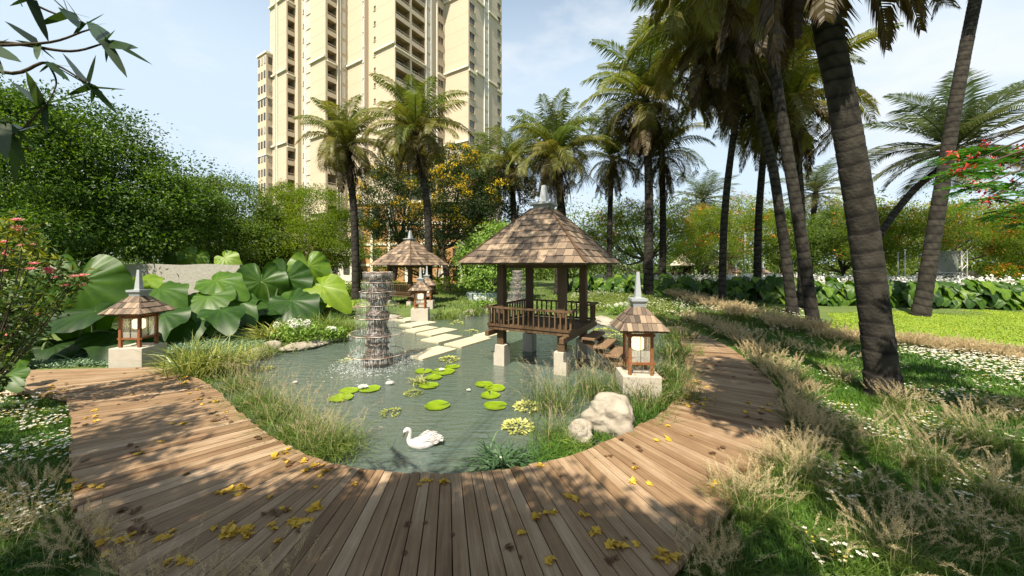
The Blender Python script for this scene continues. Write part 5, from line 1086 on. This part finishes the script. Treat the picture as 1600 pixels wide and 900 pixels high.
tuft('reed_clump', 'dense grass between the shaded lantern and the boardwalk', G(1045, 600, .1), 520, 1.0, .6, .014, M_grass, .45, (.2, .8), 1.8, npl=40)
tuft('reed_clump', 'grass in front of the shaded lantern plinth', G(1012, 632, .1), 620, .95, .8, .012, M_grass, .42, (.2, .8), 1.9, npl=50)
tuft('reed_clump', 'grasses hiding the front of the shaded lantern plinth', G(985, 634, .05), 420, 1.0, .7, .012, M_grass, .52, (.2, .7), 2., npl=60)
tuft('reed_clump', 'grass behind the shaded lantern along the boardwalk', G(1055, 560, .1), 460, 1.0, .8, .016, M_grass, .45, (.2, .8), 1.8, npl=30)
tuft('reed_clump', 'grass on the boardwalk edge right of the big pale boulder', G(1000, 658, .1), 420, .65, .6, .011, M_lush, .4, (.2, .9), 1.6, npl=30)
tuft('reed_clump', 'grass fringe between the boardwalk and the dense grass by the shaded lantern', G(1052, 628, .1), 420, .8, .7, .012, M_grass, .5, (.2, .8), 1.8, npl=40)
tuft('reed_clump', 'grass fringe at the far inner bend of the boardwalk', G(1060, 532, .1), 360, .9, .9, .018, M_grass, .5, (.2, .8), 1.8, npl=30)
tuft('reed_clump', 'grasses round the left side of the small round rock', G(868, 690, .05), 300, .6, .5, .010, M_grass, .55, (.2, .8), 1.7, npl=34)
# silvery ground cover, hydrangeas, hedges, flower band
def cover(name, poly, n, h, sz, m, t=.5):
    p = away(scatter(poly, n), .05); mb = MB(); hh = h*(.6+.5*np.array([mnoise.noise(Vector((q[0]*1.7, q[1]*1.7, 0))) for q in p]))
    P_ = p+np.stack([rng.normal(0, .02, len(p)), rng.normal(0, .02, len(p)), hh*rng.uniform(.3, 1, len(p))], 1); leafcards(mb, P_, rand_dir(len(p), .35)*np.array([1, 1, .6]), sz*rng.uniform(.6, 1.3, len(p)), .5, np.clip(rng.normal(t, .2, len(p)), 0, 1)); return tag(mb.build(name, m), kind='stuff')
cover('silver_ground_cover', pxpoly([(-60, 545), (60, 552), (160, 548), (260, 545), (350, 530), (420, 522), (430, 545), (395, 560), (340, 600), (300, 592), (250, 572), (150, 574), (40, 578), (-60, 582)]), 26000, .26, .085, M_silver, .5)
cover('silver_ground_cover', pxpoly([(-80, 582), (30, 582), (30, 600), (-80, 612)]), 1500, .15, .07, M_silver, .4)
cover('bank_ground_cover', pxpoly([(880, 470), (1000, 462), (1050, 480), (1040, 505), (960, 500), (900, 490)]), 9000, .5, .14, leafmat('bank_leaf', [(.07, .12, .02), (.15, .2, .04), (.26, .30, .08)], trans=.3), .5)
def hydrangea(label, c, r, nl, nf):
    c = np.array(c, float); g = thing('white_hydrangea', label, 'shrub', tuple(c), group='white flowering shrubs by the pond'); m = MB(); f = MB()
    p = rng.normal(size=(nl, 3))*np.array([r*.5, r*.4, r*.25])+np.array([0, 0, r*.45]); p[:, 2] = np.abs(p[:, 2]); leafcards(m, p, rand_dir(nl, .3), .16*rng.uniform(.7, 1.2, nl), .55, np.clip(rng.normal(.55, .2, nl), 0, 1)); m.build('leaves', M_leafE, g)
    for k in range(nf):
        q = np.array([rng.normal(0, r*.42), rng.normal(0, r*.3)-.1, r*(.75+.25*rng.random())]); d = rand_dir(42, .3); leafcards(f, q+d*.075, d+rng.normal(size=d.shape)*.5, .06, .9, rng.random(42))
    f.build('blossom', M_white, g)
hydrangea('white hydrangea on the flat rock at the left bank', G(470, 533, .2), .8, 900, 13)
hydrangea('smaller white flowering shrub beside the fountain on the left bank', G(522, 528, .2), .4, 420, 4)
hydrangea('white flowering shrub on the far bank by the planter', G(752, 482, .3), .8, 500, 9)
hydrangea('white flowering shrub behind the steps of the large gazebo', G(966, 492, .2), .7, 400, 7)
def hedge(label, px0, px1, Y, h, m=None):
    a, b = gpt(px0, Y), gpt(px1, Y); g = thing('clipped_hedge', label, 'hedge', tuple(a)); mb = MB(); n = int(np.linalg.norm(b-a)*260); s = rng.random(n); p = (b-a)*s[:, None]; p[:, 1] += rng.uniform(-.5, .5, n); p[:, 2] += h*rng.random(n)**.6
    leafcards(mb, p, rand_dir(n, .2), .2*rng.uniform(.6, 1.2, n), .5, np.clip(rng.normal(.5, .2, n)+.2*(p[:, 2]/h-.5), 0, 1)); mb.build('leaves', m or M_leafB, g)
hedge('clipped hedge behind the lawn strip left of the fountain', 470, 625, 31, 1.5, M_leafC); hedge('clipped hedge between the smaller gazebo and the planter tree', 655, 745, 36, 1.6, M_leafC)
drape('far_lawn', pxpoly([(500, 482), (620, 478), (625, 466), (505, 470)]), M_lawn, n=40)
def terrace(label, p0, p1, z):
    m = MB(); a, b = onground(*p0), onground(*p1); m.bar((a[0], a[1], z), (b[0], b[1], z), .5, .28, .6); tag(m.build('timber_kerb', M_wood), label, 'kerb')
terrace('brown timber edging above the small lawn strip', (470, 462), (625, 458), .35); terrace('brown timber edging below the small lawn strip', (500, 486), (600, 478), .2)
def flowerband():
    mb = MB(); pts = []
    for px in np.arange(1130, 1700, 1.2):
        Y = np.interp(px, [1100, 1400, 1700], [38, 30, 28])+rng.uniform(0, 6); b = gpt(px, Y); pts.append(b+np.array([0, 0, rng.uniform(.95, 1.45)]))
    pts = np.array(pts); n = len(pts); p = np.repeat(pts, 22, 0)+rng.normal(size=(n*22, 3))*.2; leafcards(mb, p, rand_dir(len(p), .4), .22, .8, rng.random(len(p))); tag(mb.build('white_flowers', M_white), kind='stuff')
    m2 = MB(); p = np.repeat(pts, 14, 0)+rng.normal(size=(n*14, 3))*np.array([.4, .4, .3])-np.array([0, 0, .55]); leafcards(m2, p, rand_dir(len(p), .2), .3, .5, np.clip(rng.normal(.4, .2, len(p)), 0, 1)); tag(m2.build('flower_foliage', M_leafB), kind='stuff')
    m3 = MB(); p = []
    for px in np.arange(915, 1130, 1.5): b = gpt(px, 42+rng.uniform(0, 4)); p.append(b+np.array([0, 0, rng.uniform(.9, 1.3)]))
    p = np.repeat(np.array(p), 10, 0)+rng.normal(size=(len(p)*10, 3))*.2; leafcards(m3, p, rand_dir(len(p), .4), .2, .8, rng.random(len(p))); tag(m3.build('white_flowers', M_white), kind='stuff')
flowerband()

# ------------------------------------------------------------------ water lilies and floating plants
def pad(px, py, wpx, label, k):
    c = G(px, py, .02); r = wpx/F*c[1]/2; m = MB(); n = 40; a = np.linspace(.12, 2*np.pi-.12, n); V = [np.array([0, 0, .012])]; rr = r*(1+.03*np.sin(a*3+k)+.02*np.sin(a*7))
    for q, z in ((.5, .010), (.93, .012), (1., .03)): V += [np.array([x*q, y*q, z+.006*math.sin(3*t+k)]) for x, y, t in zip(rr*np.cos(a), rr*np.sin(a), a)]
    V = np.array(V); j = np.arange(n-1); m.addmix(V, np.concatenate([np.stack([1+b*n+j, 1+b*n+j+1, 1+(b+1)*n+j+1, 1+(b+1)*n+j], 1)[:, ::-1] for b in (0, 1)]), np.stack([0*j, 1+j, 2+j], 1), np.clip(np.concatenate([[.8], np.full(n, .55), np.full(n, .45), np.full(n, .7)])+.1*rng.normal(size=len(V)), 0, 1))
    o = m.build('lily_pad', M_pad, smooth=True); o.location = (c[0], c[1], .004+.003*(k % 4)); o.rotation_euler.z = k*1.7; return tag(o, label, 'lily pad', 'round lily pads on the pond')
PADS = [(774, 634, 36, 'lily pad lowest of the stack of pads left of the gazebo footings'), (766, 618, 31, 'lily pad second from the bottom in the stack left of the footings'), (773, 607, 33, 'lily pad third from the bottom in the stack left of the footings'), (756, 601, 27, 'lily pad at the top of the stack left of the footings'), (683, 633.5, 39, 'single lily pad floating alone in the middle of the pond'),
        (577, 608, 33, 'lily pad holding a white lily, nearest the fountain'), (545, 611, 30, 'lily pad left of the white lily'), (533, 622, 36, 'lily pad lowest of the group left of the white lily'), (707, 573, 23, 'small lily pad highest in the row right of the reed tuft'), (692, 581, 36, 'lily pad with a lily bud in the row right of the reed tuft'), (677, 590, 27, 'lily pad touching the reed tuft on its right'), (670, 603, 30, 'lily pad below the reed tuft'), (661, 580, 27, 'lily pad behind the reed tuft')]
for k, q in enumerate(PADS): pad(*q, k)
def lily(px, py, s, label, z=.03):
    c = G(px, py, z); m = MB()
    for ring, (n, el, sz) in enumerate(((9, .35, 1), (8, .8, .9), (6, 1.6, .75))): a = np.arange(n)*2*np.pi/n+ring*.3; leafcards(m, np.zeros((n, 3)), np.stack([np.cos(a), np.sin(a), np.full(n, el)], 1), s*sz, .42, rng.uniform(.5, 1, n), .12)
    o = m.build('water_lily', M_white); o.location = c; tag(o, label, 'water lily')
lily(567, 606, .15, 'white water lily resting on a pad near the fountain', .045); lily(609, 600, .14, 'white water lily floating free right of the pads'); lily(690, 578.5, .11, 'white lily bud on the pads beside the reed tuft', .05); lily(732, 610, .07, 'tiny lily floating between the two pad groups'); lily(461, 598, .08, 'small lily among the wisps at the left of the pond')
tuft('striped_reed', 'small striped reed tuft among the lily pads', G(653, 600, 0), 60, .42, .2, .022, M_strap, .8, (.3, 1.), 1.3, cat='plant')
def rosette(px, py, wpx, label, n=60, t=.6, h=.05):
    c = G(px, py, .02); r = wpx/F*c[1]/2; m = MB(); k = n; an = rng.uniform(0, 6.28, k); rr = r*np.sqrt(rng.random(k)); p = np.stack([rr*np.cos(an), rr*np.sin(an), h*(1-rr/r)+rng.uniform(.0, .02, k)], 1); leafcards(m, p, np.stack([np.cos(an), np.sin(an), np.full(k, .25)], 1)+rng.normal(size=(k, 3))*.3, r*.32, .6, np.clip(rng.normal(t, .2, k), 0, 1), .05, up=np.tile([0, 0, 1.], (k, 1)))
    o = m.build('floating_plant', M_duck); o.location = c; tag(o, label, 'floating plant', 'floating rosette plants')
for q in ((824, 636, 38, 'floating plant beside the tall dry reeds', 150, .75), (809, 667, 44, 'floating plant behind the dark arching strap plant', 170, .75), (702, 562, 30, 'floating plant below the nearest stepping slab', 100, .6), (646, 615, 26, 'dark floating plant below the reed tuft', 90, .15), (610, 645, 30, 'dark floating plant above the swan', 90, .2), (543, 564, 22, 'floating plant left of the fountain splash', 70, .5), (413, 577, 24, 'floating plant among the wisps on the left', 70, .4),
          (715, 506, 20, 'floating plant on the far water left of the gazebo', 60, .5, .2), (737, 518, 20, 'pale floating plant beside the slabs', 60, .7), (888, 544, 22, 'floating plant under the front edge of the gazebo floor', 60, .6), (945, 519, 34, 'floating plant in the far water right of the gazebo', 90, .3, .2), (952, 535, 30, 'floating plant beside the timber steps', 90, .3, .15), (965, 527, 26, 'floating plant behind the shaded lantern', 80, .5, .15)): rosette(*q)

# ------------------------------------------------------------------ stage screen, poles, pavilions beyond
def stage():
    Y = 38; c = gpt(1500, Y); g = thing('stage_screen', 'grey projection screen on a white lattice truss beyond the lawn', 'screen', tuple(c)); k = Y/F
    M_scr = mat('screen_cloth', [(.24, .26, .24), (.30, .32, .30)], rough=.8); M_tr = mat('white_truss', [(.62, .63, .62), (.7, .7, .7)], rough=.5)
    def q(px, py): p = P(px, py, Y)-c; return p
    a, b = q(1455, 428), q(1497, 392); m = MB(); m.box(((a[0]+b[0])/2, 0, (a[2]+b[2])/2), (b[0]-a[0], .06, b[2]-a[2])); m.build('panel', M_scr, g)
    def truss(p0, p1, wd):
        m = MB(); p0 = np.array(p0); p1 = np.array(p1); d = nrm(p1-p0); s = nrm(np.cross(d, [0, 1., 0])); L = np.linalg.norm(p1-p0); n = int(L/wd)
        for sg in (-1, 1):
            for y in (-.2, .2): m.bar(p0+s*sg*wd/2+np.array([0, y, 0]), p1+s*sg*wd/2+np.array([0, y, 0]), .06, .06, .6, up=(0, 1, 0))
        for i in range(n):
            for y in (-.2, .2): m.bar(p0+d*L*i/n+s*wd/2*(-1)**i+np.array([0, y, 0]), p0+d*L*(i+1)/n-s*wd/2*(-1)**i+np.array([0, y, 0]), .045, .045, .5, up=(0, 1, 0))
        m.build('truss', M_tr, g)
    truss(q(1503, 443), q(1503, 392), .62); truss(q(1455, 428), q(1498, 428), .3)
    m = MB(); a, b = q(1452, 443), q(1552, 424); m.box(((a[0]+b[0])/2, 1.2, (a[2]+b[2])/2), (b[0]-a[0], .3, b[2]-a[2])); m.build('back_wall', mat('dark_olive_wall', [(.05, .05, .035), (.08, .08, .055)], rough=.9), g)
stage()
for px, Y, top, lab in ((1414, 34, 392, 'slim grey lamp pole behind the massive palm'), (1403, 36, 396, 'thinner pole beside the slim grey lamp pole'), (1164, 44, 365, 'slim pole between the palm trunks at the tree line'), (1551, 36, 384, 'slim pole right of the stage screen')):
    b = gpt(px, Y); m = MB(); t = P(px, top, Y)-b; m.tube([(0, 0, -.2), (0, 0, t[2]*.5), (0, 0, t[2])], [.07, .05, .04], 8, .5); m.lathe([(.001, t[2]), (.10, t[2]+.02), (.11, t[2]+.1), (.001, t[2]+.14)], (0, 0, 0), 10, .7)
    o = m.build('lamp_pole', M_metal, smooth=True); o.location = b; tag(o, lab, 'pole')
for px, Y, lab in ((1066, 50, 'far pavilion with a pale pyramid roof seen past the tall straight palm'), (1116, 52, 'far pavilion with a pale roof behind the slim curved palm')):
    b = gpt(px, Y); g = thing('pavilion', lab, 'pavilion', tuple(b)); m = MB(); m.lathe([(.08, 4.3), (2.2, 2.75), (2.2, 2.65), (.001, 2.7)], n=4, rot=.4); m.build('roof', mat('pale_roof', [(.5, .42, .32), (.6, .52, .42)], rough=.8), g)
    for k in range(4): m = MB(); m.tube([(1.4*math.cos(.4+k*1.571), 1.4*math.sin(.4+k*1.571), z) for z in (-.2, 1.3, 2.72)], .1, 8); m.build('post', M_dkwood, g)

# ------------------------------------------------------------------ fallen leaves
def leaf_mesh(name, m, seed):
    r = np.random.default_rng(seed); mb = MB(); s = .088
    for k, a in enumerate((-1.9, -.95, 0, .95, 1.9)):
        d = np.array([math.cos(a), math.sin(a), .12+.25*r.random()]); L = s*(1.25 if k == 2 else .85)*(1. if k in (1, 2, 3) else .7); leafcards(mb, np.array([[0, 0, .004]]), d[None], L, .62, float(np.clip(r.normal(.5, .2), 0, 1)), .10, up=np.array([[0, 0, 1.]]))
    mb.bar((0, 0, .004), (-s*.9, .01, .012), .003, .003, .4); o = mb.build(name, m); return o
protos = {'y': [leaf_mesh('fallen_leaf', M_fall_y, s) for s in (1, 2, 3)], 'b': [leaf_mesh('fallen_leaf', M_fall_b, s) for s in (4, 5)]}
used = set()
def drop(kind, px, py, sc=1.):
    p = G(px, py, DZ+.004)
    if not inpoly(np.array([p[0]]), np.array([p[1]]), deckpoly)[0][0]: return
    o = random.choice(protos[kind])
    if o.name in used: o = o.copy(); COL.objects.link(o)
    used.add(o.name); o.location = p; o.rotation_euler = (rng.normal(0, .12), rng.normal(0, .12), rng.uniform(0, 6.28)); k = sc*rng.uniform(.7, 1.2)*(1 if kind == 'y' else .72); o.scale = (k, k, k)
    tag(o, 'yellow fallen leaf lying on the boardwalk' if kind == 'y' else 'dry brown fallen leaf lying on the boardwalk', 'leaf', 'yellow leaves on the boardwalk' if kind == 'y' else 'brown leaves on the boardwalk')
CL = [('y', 440, 714, 7, 12), ('b', 455, 722, 5, 9), ('y', 490, 725, 12, 16), ('b', 505, 729, 5, 9), ('y', 370, 766, 8, 16), ('y', 345, 770, 4, 8), ('b', 435, 800, 6, 8), ('y', 460, 818, 6, 8), ('y', 490, 795, 6, 7), ('y', 450, 798, 3, 5), ('y', 348, 835, 9, 14), ('y', 382, 826, 8, 12), ('y', 422, 824, 3, 6), ('b', 205, 805, 9, 13), ('b', 215, 830, 8, 10), ('y', 200, 842, 5, 12), ('y', 160, 830, 5, 14), ('y', 265, 838, 3, 6), ('y', 285, 880, 6, 14),
      ('y', 118, 755, 4, 9), ('y', 148, 762, 2, 4), ('b', 205, 704, 5, 7), ('y', 213, 710, 3, 5), ('b', 130, 725, 3, 9), ('y', 120, 700, 3, 10), ('b', 120, 665, 5, 10), ('y', 145, 654, 5, 12), ('b', 290, 740, 3, 5), ('b', 340, 645, 6, 8), ('b', 338, 655, 5, 8), ('b', 315, 620, 7, 12), ('y', 320, 628, 6, 8), ('b', 300, 600, 9, 14), ('y', 285, 597, 6, 12), ('b', 90, 608, 14, 18), ('y', 95, 612, 8, 16), ('b', 220, 622, 4, 7), ('b', 60, 588, 7, 14), ('b', 210, 580, 3, 10), ('b', 250, 580, 5, 10), ('y', 277, 662, 3, 6), ('b', 402, 682, 2, 4), ('b', 355, 657, 4, 6),
      ('b', 632, 818, 2, 3), ('y', 695, 752, 3, 8), ('y', 670, 750, 2, 3), ('b', 563, 736, 2, 4), ('y', 834, 804, 3, 5), ('y', 856, 800, 3, 5), ('y', 825, 830, 2, 3), ('y', 908, 806, 3, 4), ('y', 938, 832, 4, 7), ('y', 958, 850, 4, 7), ('b', 945, 875, 4, 7), ('y', 895, 780, 3, 4), ('b', 795, 855, 2, 3), ('y', 1030, 870, 5, 14), ('b', 948, 712, 3, 5), ('b', 973, 690, 3, 6), ('y', 988, 755, 2, 3), ('b', 1112, 707, 4, 5), ('b', 1127, 700, 2, 4), ('y', 1125, 758, 4, 6), ('b', 1160, 735, 3, 5), ('y', 1085, 625, 16, 18), ('b', 1075, 632, 12, 14), ('b', 1165, 650, 6, 12), ('y', 1185, 635, 8, 14), ('b', 1195, 660, 6, 10), ('b', 1105, 570, 5, 12), ('b', 1170, 590, 7, 12), ('y', 1080, 595, 6, 10), ('b', 1120, 540, 4, 10), ('b', 1000, 700, 2, 6), ('y', 1040, 690, 2, 10)]
for kd, px, py, n, sp in CL:
    for k in range(max(2, int(n*.8))): drop(kd, px+rng.normal(0, sp*1.0), py+rng.normal(0, sp*.45))
for k in range(50): drop('y' if k % 3 else 'b', rng.uniform(110, 1150), rng.uniform(600, 890), .8)
